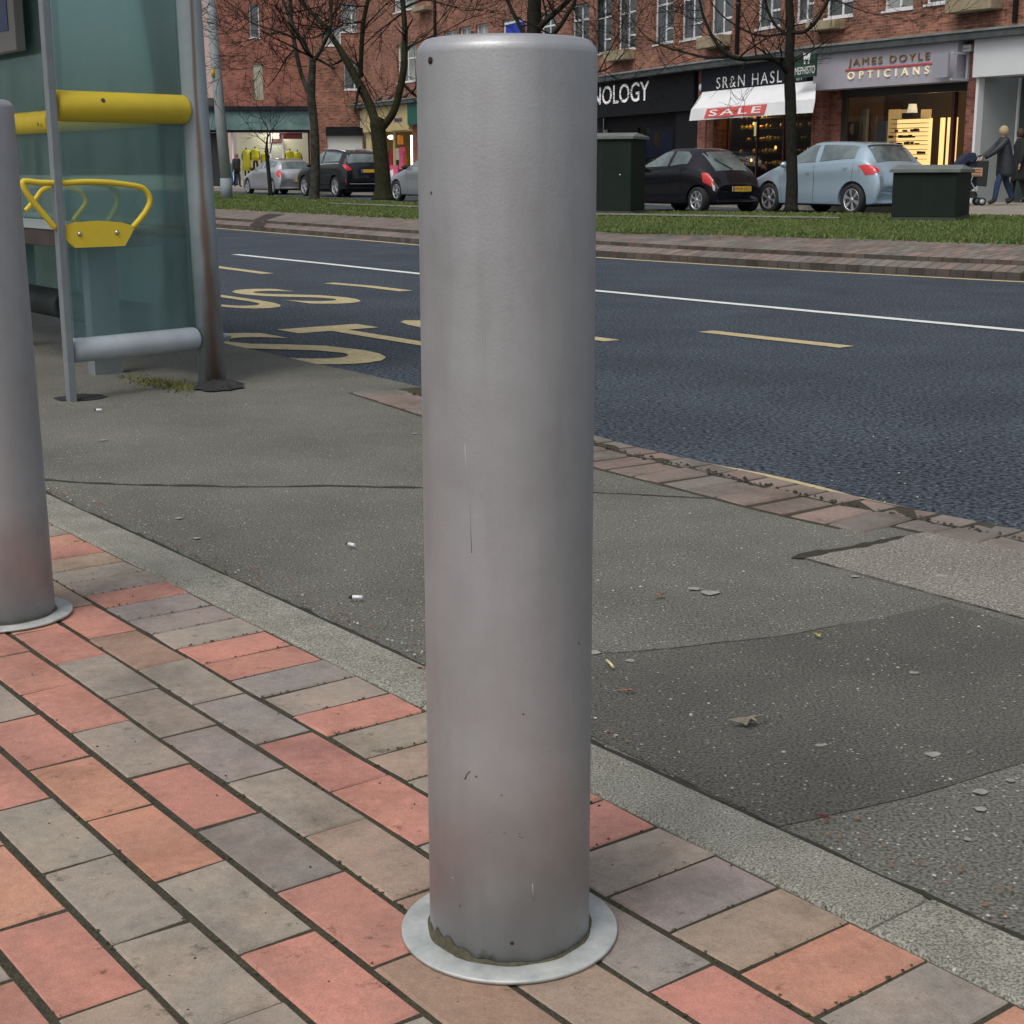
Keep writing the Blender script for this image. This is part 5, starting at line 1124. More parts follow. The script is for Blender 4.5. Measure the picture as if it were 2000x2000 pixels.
class Car:
    def __init__(s, name, label, spec, contact, heading, pm, group='cars parked along the far side', wheel='rear', z0=ZR):
        L, H, W, wr, xf, xr = [spec[k] for k in ('L', 'H', 'W', 'wr', 'xf', 'xr')]; s.L, s.H, s.W = L, H, W
        h = V(*heading); h = h/np.linalg.norm(h); l = V(-h[1], h[0])
        c = V(*contact)[:2]; xx = xr if wheel == 'rear' else xf
        o = c+h*xx-l*(W/2-.11); s.o, s.h, s.l, s.z0 = o, h, l, z0
        s.root = thing(name, (*(o-h*L/2), z0), label, 'car', group)
        g = []
        for (xs, xb, xt, zs, zb, zt, ws, wb, wt) in spec['cols']:
            tp = 1-(1-spec.get('tap', 1))*max(0, min(1, (xb-xr+.35)/(L-xr+.35)))**1.5; ws, wb, wt = ws*W/2*tp, wb*W/2*tp, wt*W/2*tp; zm = zs+(zb-zs)*.55
            row = [(xs, 0, zs), (xs, ws*.88, zs), (xs, ws, zs+.07), (xs*.45+xb*.55, max(ws, wb)*1.0, zm), (xb, wb, zb), (xt, wt, zt-.035*(1 if zt > .9 else .5)), (xt-(.04 if xt < L*.5 else -.04), wt*.55, zt), (xt-(.06 if xt < L*.5 else -.06), 0, zt+.005)]
            g.append([np.array(r_) for r_ in row])
        s.g = g; s.nu = len(g)-1
        # body
        mb = MB(); US = [i/8 for i in range(s.nu*8+1)]; VS = [j/4 for j in range(7*4+1)]
        for sd in (1, -1):
            grid = [[s.W3(s.S(u, v)*np.array([1, sd, 1])) for v in VS] for u in US]
            for i in range(len(US)-1):
                for j in range(len(VS)-1):
                    P = [grid[i][j], grid[i+1][j], grid[i+1][j+1], grid[i][j+1]]
                    if sd < 0: P.reverse()
                    mb.quad(*P); mb.smooth.add(len(mb.f)-1)
            for i_ in (0, -1):
                P = grid[i_]; 
                cen = (P[0]+P[-1])/2
                for j in range(len(VS)-1):
                    tri = [P[j], P[j+1], cen]
                    if (i_ == 0) == (sd > 0): tri.reverse()
                    mb.quad(*tri); mb.smooth.add(len(mb.f)-1)
        s.body = mb.build('body', pm, s.root, fix=True)
        # wheel arches
        cut = MB(); 
        for xw in (xf, xr):
            for sd in (1, -1):
                c_ = s.P(xw, sd*(W/2-.30), wr-.01); cut.lathe(c_, (*(l*sd), 0), [(.0001, 0), (wr*1.17, 0), (wr*1.17, .6), (.0001, .6)], 36, smooth=False)
        cutter = cut.build('cutter', M['dark'], None, origin=(0, 0, 0), fix=True)
        md = s.body.modifiers.new('arch', 'BOOLEAN'); md.object = cutter; md.operation = 'DIFFERENCE'; md.solver = 'EXACT'
        bpy.context.view_layer.update(); dg = bpy.context.evaluated_depsgraph_get(); me = bpy.data.meshes.new_from_object(s.body.evaluated_get(dg))
        s.body.modifiers.clear(); old = s.body.data; s.body.data = me; me.materials.clear(); me.materials.append(pm); me.materials.append(M['dark'])
        for p_ in me.polygons: p_.material_index = 0
        me.set_sharp_from_angle(angle=R_(40)); bpy.data.objects.remove(cutter)
        hl = Vector((*l, 0))
        for xw in (xf, xr):
            for sd in (1, -1):
                c_ = s.P(xw, sd*(W/2-.01), wr-.012); ax = (*(l*sd), 0)
                tq = MB(); tw_ = .20; prof = [(wr*.66, -tw_), (wr*.95, -tw_), (wr, -tw_+.03), (wr, -.035), (wr*.955, -.006), (wr*.80, 0), (wr*.70, -.012), (wr*.66, -.03)]
                tq.lathe(c_, ax, prof, 40); wh = tq.build('wheel', M['rubber'], s.root)
                dq = MB(); dq.lathe(np.array(c_), ax, [(wr*.68, -.10), (.0001, -.11)], 24); dq.build('brake', M['dark'], wh)
                rq = MB(); rq.lathe(c_, ax, [(wr*.70, -.03), (wr*.70, -.010), (wr*.66, -.012), (wr*.64, -.05)], 40); rq.lathe(c_, ax, [(.0001, -.018), (.05, -.02), (.06, -.045)], 16)
                n = spec.get('spk', 7); A_ = V(0, 0, 1); B_ = np.cross(V(*ax), A_)
                for k in range(n):
                    for dd in ((-.11, .11) if spec.get('dbl') else (0,)):
                        an = 2*math.pi*k/n+.2; r0, r1 = .045, wr*.665; d0 = A_*math.cos(an)+B_*math.sin(an); an2 = an+dd; d1_ = A_*math.cos(an2)+B_*math.sin(an2); t_ = A_*-math.sin(an)+B_*math.cos(an); w0 = spec.get('sw', .022)
                        cc = np.array(c_); n_ = V(*ax)
                        p1, p2, p3, p4 = cc+d0*r0-t_*w0*1.1-n_*.022, cc+d0*r0+t_*w0*1.1-n_*.022, cc+d1_*r1+t_*w0-n_*.014, cc+d1_*r1-t_*w0-n_*.014
                        rq.quad(p1, p2, p3, p4); rq.quad(p4, p3, p3-n_*.03, p4-n_*.03); rq.quad(p2, p1, p1-n_*.03, p2-n_*.03); rq.quad(p1, p4, p4-n_*.03, p1-n_*.03); rq.quad(p3, p2, p2-n_*.03, p3-n_*.03)
                rq.build('rim', M['alloy'], wh)
        # dark underside
        uq = MB(); fr = Frame((*o, z0), (*(-h), 0), inward=(*(-l), 0))
        uq.box(fr, .35, L-.3, -(W/2-.25), W/2-.25, .17, .5); uq.build('underbody', M['dark'], s.root)
    def S(s, u, v):
        nu = s.nu; i = min(int(u), nu-1); t = u-i; j = min(int(v), 6); r = v-j
        def rowpt(k): 
            g = s.g[k]
            f = lambda q: g[q] if 0 <= q <= 7 else (g[-q]*np.array([1, -1, 1]) if q < 0 else g[14-q]*np.array([1, -1, 1]))
            return cr(f(j-1), f(j), f(j+1), f(j+2), r)
        c = lambda k: rowpt(max(0, min(nu, k)))
        return cr(c(i-1), c(i), c(i+1), c(i+2), t)
    def P(s, x, y, z): q = s.o-s.h*x+s.l*y; return V(q[0], q[1], s.z0+z)
    def W3(s, p): return s.P(p[0], p[1], p[2])
    def patch(s, name, m_, poly, off=.006, side=1, parent=None, n=10, label=None):
        """poly: (u,v) outline, convex; filled as grid between left/right chains"""
        mb = MB()
        U0 = min(p[0] for p in poly); U1 = max(p[0] for p in poly); Nu = 12; Nv = 6
        def span(u):
            vs = []
            for a, b in zip(poly, poly[1:]+poly[:1]):
                if (a[0]-u)*(b[0]-u) <= 1e-12 and abs(a[0]-b[0]) > 1e-9: vs.append(a[1]+(b[1]-a[1])*(u-a[0])/(b[0]-a[0]))
            return (min(vs), max(vs)) if vs else None
        def pt(u, v):
            e = 1e-3; p = s.Sx(u, v); a = s.Sx(u+e, v)-s.Sx(u-e, v); b = s.Sx(u, v+e)-s.Sx(u, v-e); n_ = np.cross(b, a); ln = np.linalg.norm(n_); n_ = n_/ln if ln > 1e-12 else V(0, 0, 1)
            c = V(s.L*.5, 0, s.H*.45)
            if (p-c)@n_ < 0: n_ = -n_
            p = p+n_*off
            return s.W3(p*np.array([1, side, 1]))
        rows = []
        for i in range(Nu+1):
            u = U0+(U1-U0)*(i/Nu); u = min(max(u, U0+1e-4), U1-1e-4); sp_ = span(u)
            rows.append([pt(u, sp_[0]+(sp_[1]-sp_[0])*j/Nv) for j in range(Nv+1)])
        for i in range(Nu):
            for j in range(Nv): mb.quad(rows[i][j], rows[i+1][j], rows[i+1][j+1], rows[i][j+1]); mb.smooth.add(len(mb.f)-1)
        o = mb.build(name, m_, parent or s.root); 
        if label: o['label'] = label
        return o
    def Sx(s, u, v):
        if v > 7: return s.S(u, 14-v)*np.array([1, -1, 1])
        return s.S(max(0, u), max(0, v))
def cols(L, H, hz, cx, cz, wtx, px_, rx, rz, gx, gz, tz_, bz=.0, nose=.0, rw=.74, zs=.2, beltr=0.):
    b0 = cz-.04
    return [(.30, .16, .18, zs+.08, .48, .55, .62, .66, .55), (.12, .03, .12, zs, .58, .66+nose, .86, .84, .66), (.45, .38, .42, zs, hz-.09, hz, .97, .93, .72), (cx+.1, cx, cx, zs, b0, cz, 1., .96, .74),
            (wtx-.15, wtx-.30, wtx+.05, zs, b0+.03+beltr*.2, H-.07, 1., .985, rw-.02), (px_, px_, px_, zs, b0+.05+beltr*.5, H, 1., .99, rw), (rx-.12, rx-.02, rx+.02, zs, b0+.08+beltr, rz, 1., .97, rw-.04),
            (gx-.20, gx-.06, gx, zs, gz-.06, gz, .99, .94, rw+.02), (L-.12, L-.05, L-.10, zs+.02, tz_-.04, tz_+.02, .96, .90, .70), (L-.06, L-.01, L-.06, zs+.06, .52, .60, .90, .86, .66), (L-.16, L-.12, L-.14, zs+.12, .46, .50, .70, .70, .55)]
# pale blue five door hatchback
specA = dict(L=4.10, H=1.49, W=1.70, wr=.322, xf=.86, xr=3.44, spk=6, dbl=True, sw=.016, tap=.90, cols=cols(4.10, 1.49, .80, 1.02, .98, 1.80, 2.35, 3.42, 1.43, 3.88, 1.06, .82, rw=.68, beltr=.05))
cA = Car('parked_car', 'pale metallic blue five door hatchback parked between the tree and the low cabinet', specA, gp(1667, 420, ZR), (-1.34, 2.22), paint('pale_blue_paint', (.36, .47, .55), .4, .25))
def side_glass(c, polyF, polyR, extra=None, m_='cglass'):
    for sd in (1, -1):
        c.patch('side_window', M[m_], polyF, .006, sd); 
        if polyR: c.patch('side_window', M[m_], polyR, .006, sd)
        if extra: c.patch('side_window', M[m_], extra, .006, sd)
def ends(c, taill, head=True, rearg=None, plate=None, bright='tail'):
    rg_ = rearg or [(6.18, 5.05), (6.18, 8.95), (6.93, 9.05), (6.93, 4.95)]
    c.patch('rear_window', M['cglass'], rg_, .006, 1); c.patch('windscreen', M['cglass'], [(3.12, 5.0), (3.12, 9.0), (3.9, 8.9), (3.9, 5.1)], .006, 1)
    for sd in (1, -1):
        c.patch('tail_lamp', M[bright], taill, .008, sd)
        if head: c.patch('head_lamp', M['headl'], [(1.1, 3.9), (1.1, 4.8), (2.0, 4.9), (2.1, 4.4)], .006, sd)
def seams(c, us, v0=1.9, v1=4.0):
    for u in us:
        for sd in (1, -1): c.patch('door_gap', M['seam'], [(u-.006, v0), (u+.006, v0), (u+.006, v1), (u-.006, v1)], .003, sd)
def handles(c, L_, m_):
    for u, v in L_:
        for sd in (1, -1): c.patch('door_handle', m_, [(u-.06, v-.04), (u+.06, v-.04), (u+.06, v+.05), (u-.06, v+.05)], .028, sd)
def plate(c, txt, z, x=None, y=0., w_=.52):
    x = x or c.L+.005; fr = Frame(c.P(x, 0, 0), (*(-c.l), 0), inward=(*c.h, 0)); q = MB(); q.box(fr, -w_/2+y, w_/2+y, -.012, .012, z, z+.11); o = q.build('number_plate', M['plate'], c.root)
    if txt: textmesh(txt, fr, -w_/2+.07+y, w_/2-.03+y, z+.022, z+.09, -.013, 0).build('characters', M['seam'], o)
    q = MB(); q.box(fr, -w_/2+y, -w_/2+.045+y, -.0135, -.0122, z+.002, z+.108); q.build('band', mat('blue_band', (.02, .08, .45), .5), o)
def mirror(c, x, z, m_):
    for sd in (1, -1):
        q = MB(); rot = Matrix(((c.h[0], c.l[0], 0), (c.h[1], c.l[1], 0), (0, 0, 1))); q.ell(c.P(x, sd*(c.W/2+.07), z), .07, .10, .07, 12, 8, rot); q.build('wing_mirror', m_, c.root)
side_glass(cA, [(3.45, 4.16), (4.0, 4.86), (4.88, 4.88), (4.95, 4.15)], [(5.05, 4.15), (5.02, 4.88), (5.95, 4.84), (6.02, 4.2)])
ends(cA, [(6.35, 3.78), (6.95, 3.40), (7.5, 3.62), (7.78, 4.2), (7.6, 4.75), (6.95, 4.02)])
seams(cA, (3.4, 4.95, 6.1)); handles(cA, ((4.75, 3.62), (5.8, 3.68)), cA.body.data.materials[0]); mirror(cA, 1.45, 1.02, cA.body.data.materials[0])
cA.patch('fuel_flap', M['seam'], [(6.45, 3.45), (6.46, 3.45), (6.46, 3.8), (6.45, 3.8)], .003, 1); plate(cA, '', .62)
cA.patch('spoiler', M['seam'], [(6.10, 5.1), (6.10, 8.9), (6.17, 8.9), (6.17, 5.1)], .012, 1)
# black small three door
specK = dict(L=3.56, H=1.385, W=1.60, wr=.285, xf=.62, xr=3.04, spk=7, sw=.017, tap=.80, cols=cols(3.56, 1.385, .80, .78, .93, 1.45, 2.0, 2.72, 1.32, 3.30, .88, .62, rw=.60, zs=.19))
blk = paint('black_paint', (.012, .012, .016), .2, .18)
cK = Car('parked_car', 'small rounded black three door hatchback parked right of the tall cabinet', specK, gp(1365, 416, ZR), (-.56, .90), blk)
side_glass(cK, [(3.35, 4.16), (3.95, 4.88), (4.92, 4.88), (4.98, 4.15)], [(5.08, 4.15), (5.05, 4.88), (5.55, 4.86), (5.85, 4.6), (5.9, 4.2)])
ends(cK, [(6.95, 3.35), (6.75, 3.9), (6.98, 4.25), (7.5, 4.1), (7.8, 3.5)], rearg=[(6.08, 5.0), (6.08, 9.0), (6.93, 9.0), (6.93, 5.0)])
cK.patch('tail_lamp', M['tailw'], [(7.75, 3.3), (7.5, 3.75), (7.85, 3.75), (8.0, 3.3)], .009, 1)
seams(cK, (3.35, 5.02)); mirror(cK, 1.2, .95, M['dark']); plate(cK, 'MV08 ZKD', .46, 3.635)
q = MB(); q.tube([cK.W3(cK.Sx(6.93, 6.8)+V(.02, 0, .02)), cK.W3(cK.Sx(6.45, 5.5)+V(.03, 0, .03))], .012, 6); q.build('wiper', M['dark'], cK.root)
# silver hatch, dark estate and the rest
sil = paint('silver_paint', (.46, .48, .50), .6, .3)
specB = dict(L=4.24, H=1.42, W=1.75, wr=.315, xf=.78, xr=3.44, spk=6, cols=cols(4.24, 1.42, .78, 1.28, .95, 2.0, 2.5, 3.60, 1.33, 4.02, .98, .80, rw=.70))
cB = Car('parked_car', 'silver hatchback parked in front of the pale green fascia shop', specB, gp(536, 380, ZR), (-1.38, 2.28), sil)
side_glass(cB, [(3.45, 4.16), (4.0, 4.86), (4.9, 4.88), (4.95, 4.15)], [(5.05, 4.15), (5.02, 4.88), (5.9, 4.84), (6.05, 4.25)])
ends(cB, [(6.95, 3.5), (6.95, 4.4), (8.0, 4.5), (8.1, 3.7), (7.6, 3.4)]); seams(cB, (3.4, 5.0)); handles(cB, ((4.8, 3.7),), sil); mirror(cB, 1.6, 1.0, M['dark']); plate(cB, '', .50)
specS = dict(L=4.63, H=1.66, W=1.88, wr=.365, xf=.90, xr=3.71, spk=5, sw=.03, cols=cols(4.63, 1.66, 1.0, 1.25, 1.12, 2.0, 2.6, 4.0, 1.56, 4.42, 1.16, .95, rw=.72, zs=.26))
dk = paint('blue_black_paint', (.016, .019, .024), .3, .18)
cS = Car('parked_car', 'black sport utility car with silver roof rails parked between the two trees', specS, gp(659, 385, ZR), (-1.44, 2.42), dk)
side_glass(cS, [(3.45, 4.16), (4.0, 4.86), (4.88, 4.88), (4.95, 4.15)], [(5.05, 4.15), (5.02, 4.88), (5.9, 4.84), (6.05, 4.25)])
ends(cS, [(7.0, 3.9), (6.85, 4.6), (7.6, 5.1), (8.0, 5.2), (8.05, 4.2)], rearg=[(6.2, 5.05), (6.2, 8.95), (6.85, 9.05), (6.85, 4.95)]); seams(cS, (3.4, 4.98, 6.1)); mirror(cS, 1.65, 1.12, dk); plate(cS, '', .86, 4.60)
for sd in (1, -1):
    q = MB(); q.tube([cS.W3(cS.S(u, 5.15)*np.array([1, sd, 1])+V(0, 0, .045)) for u in (4.1, 4.5, 5, 5.5, 6.0)], .022, 8); q.build('roof_rail', M['alloy'], cS.root)
    cS.patch('window_trim', M['alloy'], [(3.5, 4.03), (6.1, 4.03), (6.1, 4.10), (3.5, 4.10)], .008, sd)
    cS.patch('bumper_reflector', M['tail'], [(8.2, 3.1), (8.2, 3.3), (9.0, 3.3), (9.0, 3.1)], .008, sd)
q = MB(); fr = Frame(cS.P(4.65, 0, 0), (*(-cS.l), 0), inward=(*cS.h, 0)); q.box(fr, -.75, .75, -.01, .02, .46, .485); q.build('bumper_trim', M['alloy'], cS.root)
sil2 = paint('cool_silver_paint', (.38, .41, .43), .6, .3)
cC = Car('parked_car', 'silver saloon whose bonnet shows left of the central bollard', dict(specB, L=4.4, cols=cols(4.4, 1.45, .80, 1.25, .98, 2.0, 2.6, 3.7, 1.37, 4.2, 1.0, .8, rw=.72)), gp(779, 393, ZR), (-.55, .84), sil2, wheel='front')
side_glass(cC, [(3.45, 4.16), (4.0, 4.86), (4.9, 4.88), (4.95, 4.15)], [(5.05, 4.15), (5.02, 4.88), (5.9, 4.84), (6.05, 4.25)]); ends(cC, [(7.05, 3.4), (7.05, 4.4), (8.0, 4.5), (8.1, 3.4)]); seams(cC, (3.4, 5.0)); mirror(cC, 1.5, 1.02, M['dark'])
cD = Car('parked_car', 'bright blue car glimpsed left of the lamp post at far left', specB, gp(428, 367, ZR), (-.5, .86), paint('bright_blue_paint', (.01, .16, .42), .3, .3))
side_glass(cD, [(3.45, 4.16), (4.0, 4.86), (4.9, 4.88), (4.95, 4.15)], [(5.05, 4.15), (5.02, 4.88), (5.9, 4.84), (6.05, 4.25)]); ends(cD, [(7.05, 3.4), (7.05, 4.4), (8.0, 4.5), (8.1, 3.4)])
# car with a lit headlamp seen through the shelter glass
fcon = V(-7.9, 24.5, 0)
cE = Car('approaching_car', 'pale car with a lit headlamp seen through the bus shelter', specB, fcon, (.6, -.8), paint('white_paint', (.55, .57, .58), .2, .3), group=None, wheel='front')
side_glass(cE, [(3.45, 4.16), (4.0, 4.86), (4.9, 4.88), (4.95, 4.15)], [(5.05, 4.15), (5.02, 4.88), (5.9, 4.84), (6.05, 4.25)]); ends(cE, [(7.05, 3.4), (7.05, 4.4), (8.0, 4.5), (8.1, 3.4)])
M['beam'] = mat('lit_headlamp', (1, 1, .95), .3, emis=(1, .95, .85), estr=25)
for sd in (1, -1): 
    q = MB(); rot = Matrix(((cE.h[0], cE.l[0], 0), (cE.h[1], cE.l[1], 0), (0, 0, 1))); q.ell(cE.P(.10, sd*.58, .66), .05, .10, .07, 12, 8, rot); q.build('lit_lamp', M['beam'], cE.root)
# ------------------------------------------------------------------ people
def skin(name, pts, edges, m_, parent, sub=2, origin=None, smoothit=True):
    me = bpy.data.meshes.new(name); keys = list(pts); idx = {k: i for i, k in enumerate(keys)}
    off = rootloc(parent) if parent else Vector(origin)
    me.from_pydata([tuple(Vector(pts[k][0])-off) for k in keys], [(idx[a], idx[b]) for a, b in edges], [])
    o = bpy.data.objects.new(name, me); col.objects.link(o)
    sk = o.modifiers.new('s', 'SKIN'); sk.use_smooth_shade = True; sk.branch_smoothing = .6
    for i, k in enumerate(keys):
        r_ = pts[k][1]; me.skin_vertices[0].data[i].radius = (r_, r_) if not hasattr(r_, '__len__') else r_; me.skin_vertices[0].data[i].use_root = (i == 0)
    sb = o.modifiers.new('u', 'SUBSURF'); sb.levels = sub; sb.render_levels = sub
    bpy.context.view_layer.update(); dg = bpy.context.evaluated_depsgraph_get(); m2 = bpy.data.meshes.new_from_object(o.evaluated_get(dg)); o.modifiers.clear(); o.data = m2; m2.materials.clear(); m2.materials.append(m_)
    for p_ in m2.polygons: p_.use_smooth = True
    if parent: o.parent = parent
    else: o.location = off
    return o
M['skin'] = mat('skin', (.45, .27, .20), .6)
def person(base, f, h, label, coat, trouser, hair, boots, lengthc=.48, arm=None, stride=.3, swing=1, hairlen=.0, group=None, lean=.04):
    """base on the ground, f facing (2d unit), h height"""
    f = V(f[0], f[1], 0); f = f/np.linalg.norm(f); s_ = V(-f[1], f[0], 0); k = h/1.70; B = V(*base)
    def p(x, y, z): return B+f*x*k+s_*y*k+V(0, 0, z*k)
    t = thing('person', B, label, 'person', group)
    hip = .90; ln = lean
    fl, fr_ = stride/2*swing, -stride/2*swing
    A_ = {'pel': (p(0, 0, .95), .12*k), 'sp': (p(ln*.4, 0, 1.12), .105*k), 'ch': (p(ln, 0, 1.32), .13*k), 'nk': (p(ln+.02, 0, 1.45), .055*k), 'hd': (p(ln+.035, 0, 1.56), .078*k), 'ht': (p(ln+.03, 0, 1.64), .070*k), 'nose': (p(ln+.118, 0, 1.555), .014*k)}
    E_2 = [('pel', 'sp'), ('sp', 'ch'), ('ch', 'nk'), ('nk', 'hd'), ('hd', 'ht'), ('hd', 'nose')]
    for sd, nm, fx in ((1, 'l', fl), (-1, 'r', fr_)):
        kx = fx*.55+(.07 if fx < 0 else .05); lift = .0 if fx > 0 else .03
        A_[nm+'hip'] = (p(.0, .085*sd, .88), .085*k); A_[nm+'kn'] = (p(kx, .09*sd, .50), .055*k); A_[nm+'an'] = (p(fx, .09*sd, .10+lift), .040*k); A_[nm+'to'] = (p(fx+.14, .10*sd, .035), .032*k)
        E_2 += [('pel', nm+'hip'), (nm+'hip', nm+'kn'), (nm+'kn', nm+'an'), (nm+'an', nm+'to')]
        ar = arm[nm] if arm else ((-.05*sd*swing, .25, 1.13), (.10*-sd*swing, .27, .90))
        A_[nm+'sh'] = (p(ln, .165*sd, 1.38), .055*k); A_[nm+'el'] = (p(ar[0][0], ar[0][1]*sd, ar[0][2]), .042*k); A_[nm+'wr'] = (p(ar[1][0], ar[1][1]*sd, ar[1][2]), .030*k)
        w_ = V(*ar[1]); e_ = V(*ar[0]); dd = (w_-e_)/np.linalg.norm(w_-e_)
        A_[nm+'pa'] = (p(*( (w_[0]+dd[0]*.07), (w_[1]+dd[1]*.07)*sd, w_[2]+dd[2]*.07)), .030*k)
        E_2 += [('ch', nm+'sh'), (nm+'sh', nm+'el'), (nm+'el', nm+'wr'), (nm+'wr', nm+'pa')]
        for q_ in range(4):
            A_[nm+'f%d' % q_] = (p(w_[0]+dd[0]*.14+.0, (w_[1]+dd[1]*.14+(q_-1.5)*.018)*sd, w_[2]+dd[2]*.14-.012), .009*k); E_2.append((nm+'pa', nm+'f%d' % q_))
        A_[nm+'th'] = (p(w_[0]+dd[0]*.08, (w_[1]-.045)*sd, w_[2]+dd[2]*.08), .010*k); E_2.append((nm+'pa', nm+'th'))
    skin('body', A_, E_2, M['skin'], t)
    g = lambda n, r_: (A_[n][0], r_*k)
    cz = 1.05-lengthc
    cq = MB(); rings = [(1.47, .06, .075, ln+.02), (1.44, .085, .13, ln+.012), (1.40, .115, .185, ln), (1.30, .155, .225, ln), (1.15, .158, .215, ln*.6), (1.00, .175, .225, ln*.2), (.88, .195, .235, 0), (cz+.08, .205, .240, -.01), (cz, .200, .235, -.015), (cz+.01, .15, .19, -.015)]
    nn = 20; b0_ = 0
    for z_, rx_, ry_, ox in rings:
        for q_ in range(nn):
            a_ = 2*math.pi*q_/nn; cq.v.append(tuple(p(ox+rx_*math.cos(a_), ry_*math.sin(a_), z_)))
    for i_ in range(len(rings)-1):
        for q_ in range(nn): cq.f.append((i_*nn+q_, (i_+1)*nn+q_, (i_+1)*nn+(q_+1) % nn, i_*nn+(q_+1) % nn)); cq.mi.append(0); cq.smooth.add(len(cq.f)-1)
    for nm in 'lr':
        cq.tube(crv([A_[nm+'sh'][0]-s_*(.06*k if nm == 'l' else -.06*k)+V(0, 0, .01), A_[nm+'sh'][0]+V(0, 0, .0), A_[nm+'el'][0], A_[nm+'wr'][0]], 4), [.07*k]*4+list(np.linspace(.085*k, .062*k, 4))+list(np.linspace(.062*k, .047*k, 5)), 14)
    cq.build('coat', coat, t)
    T = {'p': g('pel', .13)}; Ed = []
    for nm in 'lr': T[nm+'1'] = g(nm+'hip', .098); T[nm+'2'] = g(nm+'kn', .072); T[nm+'3'] = g(nm+'an', .058); Ed += [('p', nm+'1'), (nm+'1', nm+'2'), (nm+'2', nm+'3')]
    skin('trousers', T, Ed, trouser, t)
    for nm in 'lr': skin('boot', {'a': (A_[nm+'an'][0]+V(0, 0, .08)*k, .062*k), 'b': g(nm+'an', .058), 'c': (A_[nm+'to'][0]+V(0, 0, .012), .046*k)}, [('a', 'b'), ('b', 'c')], boots, t)
    hq = MB(); c = A_['hd'][0]-f*.018*k+V(0, 0, .025*k); hq.ell(c-f*.006*k, .106*k, .104*k, .122*k, 14, 10); hair_ = hq
    if hairlen: hq.ell(c-f*.03*k-V(0, 0, hairlen*.5*k), .075*k, .09*k, (.08+hairlen*.5)*k, 12, 8)
    hq.build('hair', hair, t)
    eq = MB()
    for sd in (1, -1): eq.ell(p(ln+.108, .03*sd, 1.585), .008*k, .012*k, .008*k, 8, 6)
    eq.build('eyes', M['dark'], t); eq = MB(); eq.ell(p(ln+.104, 0, 1.515), .006*k, .022*k, .006*k, 8, 6); eq.build('mouth', mat('lips', (.35, .10, .09), .6), t)
    return t
zp = .13
wb_ = gp(1959, 401, zp)
wc = mat('dark_padded_coat', (.020, .024, .032), .6, bump=.6, bs=14); n_ = wc.node_tree
jeans = mat('blue_jeans', (.022, .045, .11), .8, var=.2, vs=12); blonde = mat('blonde_hair', (.40, .31, .17), .7, var=.2, vs=30); boot_ = mat('black_boots', (.012, .012, .012), .6)
person(wb_, (-.97, .05), 1.68, 'blonde person in a long dark padded coat and blue jeans pushing a pushchair', wc, jeans, blonde, boot_, .44, arm={'l': ((.28, .22, 1.18), (.50, .16, 1.02)), 'r': ((.28, .22, 1.18), (.50, .16, 1.02))}, stride=.44, swing=1, lean=.08, hairlen=.04)
wb2 = gp(1989, 396, zp)
person(wb2, (-.97, .05), 1.70, 'dark haired person in a long black coat at the right edge of the picture', mat('black_coat', (.010, .012, .012), .8), mat('black_trousers', (.012, .012, .014), .8), mat('brown_hair', (.06, .035, .025), .7), boot_, .55, stride=.3, swing=-1)
wb3 = gp(463, 366, zp)
person(wb3, (.6, -.5), 1.6, 'person in dark clothes walking past the green fascia shop at far left', mat('charcoal_jacket', (.03, .03, .034), .8), boot_, mat('auburn_hair', (.20, .09, .05), .7), boot_, .25, stride=.25, swing=1, hairlen=.06)
# pushchair
fp = V(-.9985, .05, 0); fp /= np.linalg.norm(fp); sp_ = V(-fp[1], fp[0], 0); B = V(*wb_)
def pc(x, y, z): return B+fp*x+sp_*y+V(0, 0, z)
pr = thing('pushchair', pc(.8, 0, 0), 'dark navy pushchair with a bag hanging from its handle', 'pushchair')
nav = mat('navy_fabric', (.012, .018, .045), .8, var=.3, vs=9)
for sd in (1, -1):
    q = MB(); q.tube([pc(.56, .20*sd, 1.04), pc(.62, .21*sd, .95), pc(.80, .22*sd, .45), pc(1.05, .22*sd, .10)], .014, 8); q.build('frame_tube', M['galv'], pr)
    q = MB(); q.tube([pc(.85, .22*sd, .62), pc(.52, .22*sd, .10)], .012, 8); q.build('frame_tube', M['galv'], pr)
    for x_ in (.52, 1.06):
        for o_ in (-.03, .03):
            q = MB(); q.lathe(pc(x_, .22*sd+o_-.012, .085), sp_, [(.03, 0), (.085, 0), (.085, .024), (.03, .024)], 20); w_ = q.build('wheel', M['rubber'], pr); q = MB(); q.lathe(pc(x_, .22*sd+o_-.014, .085), sp_, [(.0001, 0), (.05, 0), (.05, .028), (.0001, .028)], 14); q.build('hub', M['galv'], w_)
q = MB(); q.tube([pc(.56, -.2, 1.04), pc(.54, 0, 1.05), pc(.56, .2, 1.04)], .018, 8); q.build('handle', M['dark'], pr)
fr = Frame(pc(0, 0, 0), fp, inward=sp_)
q = MB(); q.prism(fr, [(.68, .95), (.60, .45), (.75, .32), (1.08, .30), (1.18, .18), (1.26, .22), (1.14, .42), (.92, .46), (.80, .92)], -.20, .20); q.build('seat', nav, pr, bevel=.02)
q = MB(); q.prism(fr, [(.66, .98), (.72, 1.12), (.86, 1.12), (1.02, .98), (1.13, .80), (1.02, .78), (.86, .92), (.76, .88)], -.23, .23); q.build('hood', nav, pr, bevel=.03)
q = MB(); q.prism(fr, [(.60, .30), (.62, .16), (.98, .16), (1.0, .28)], -.18, .18); q.build('basket', M['dark'], pr)
q = MB(); q.prism(fr, [(.44, .95), (.70, .95), (.68, .42), (.46, .40)], .25, .33); bag = q.build('bag', M['dark'], pr, bevel=.02)
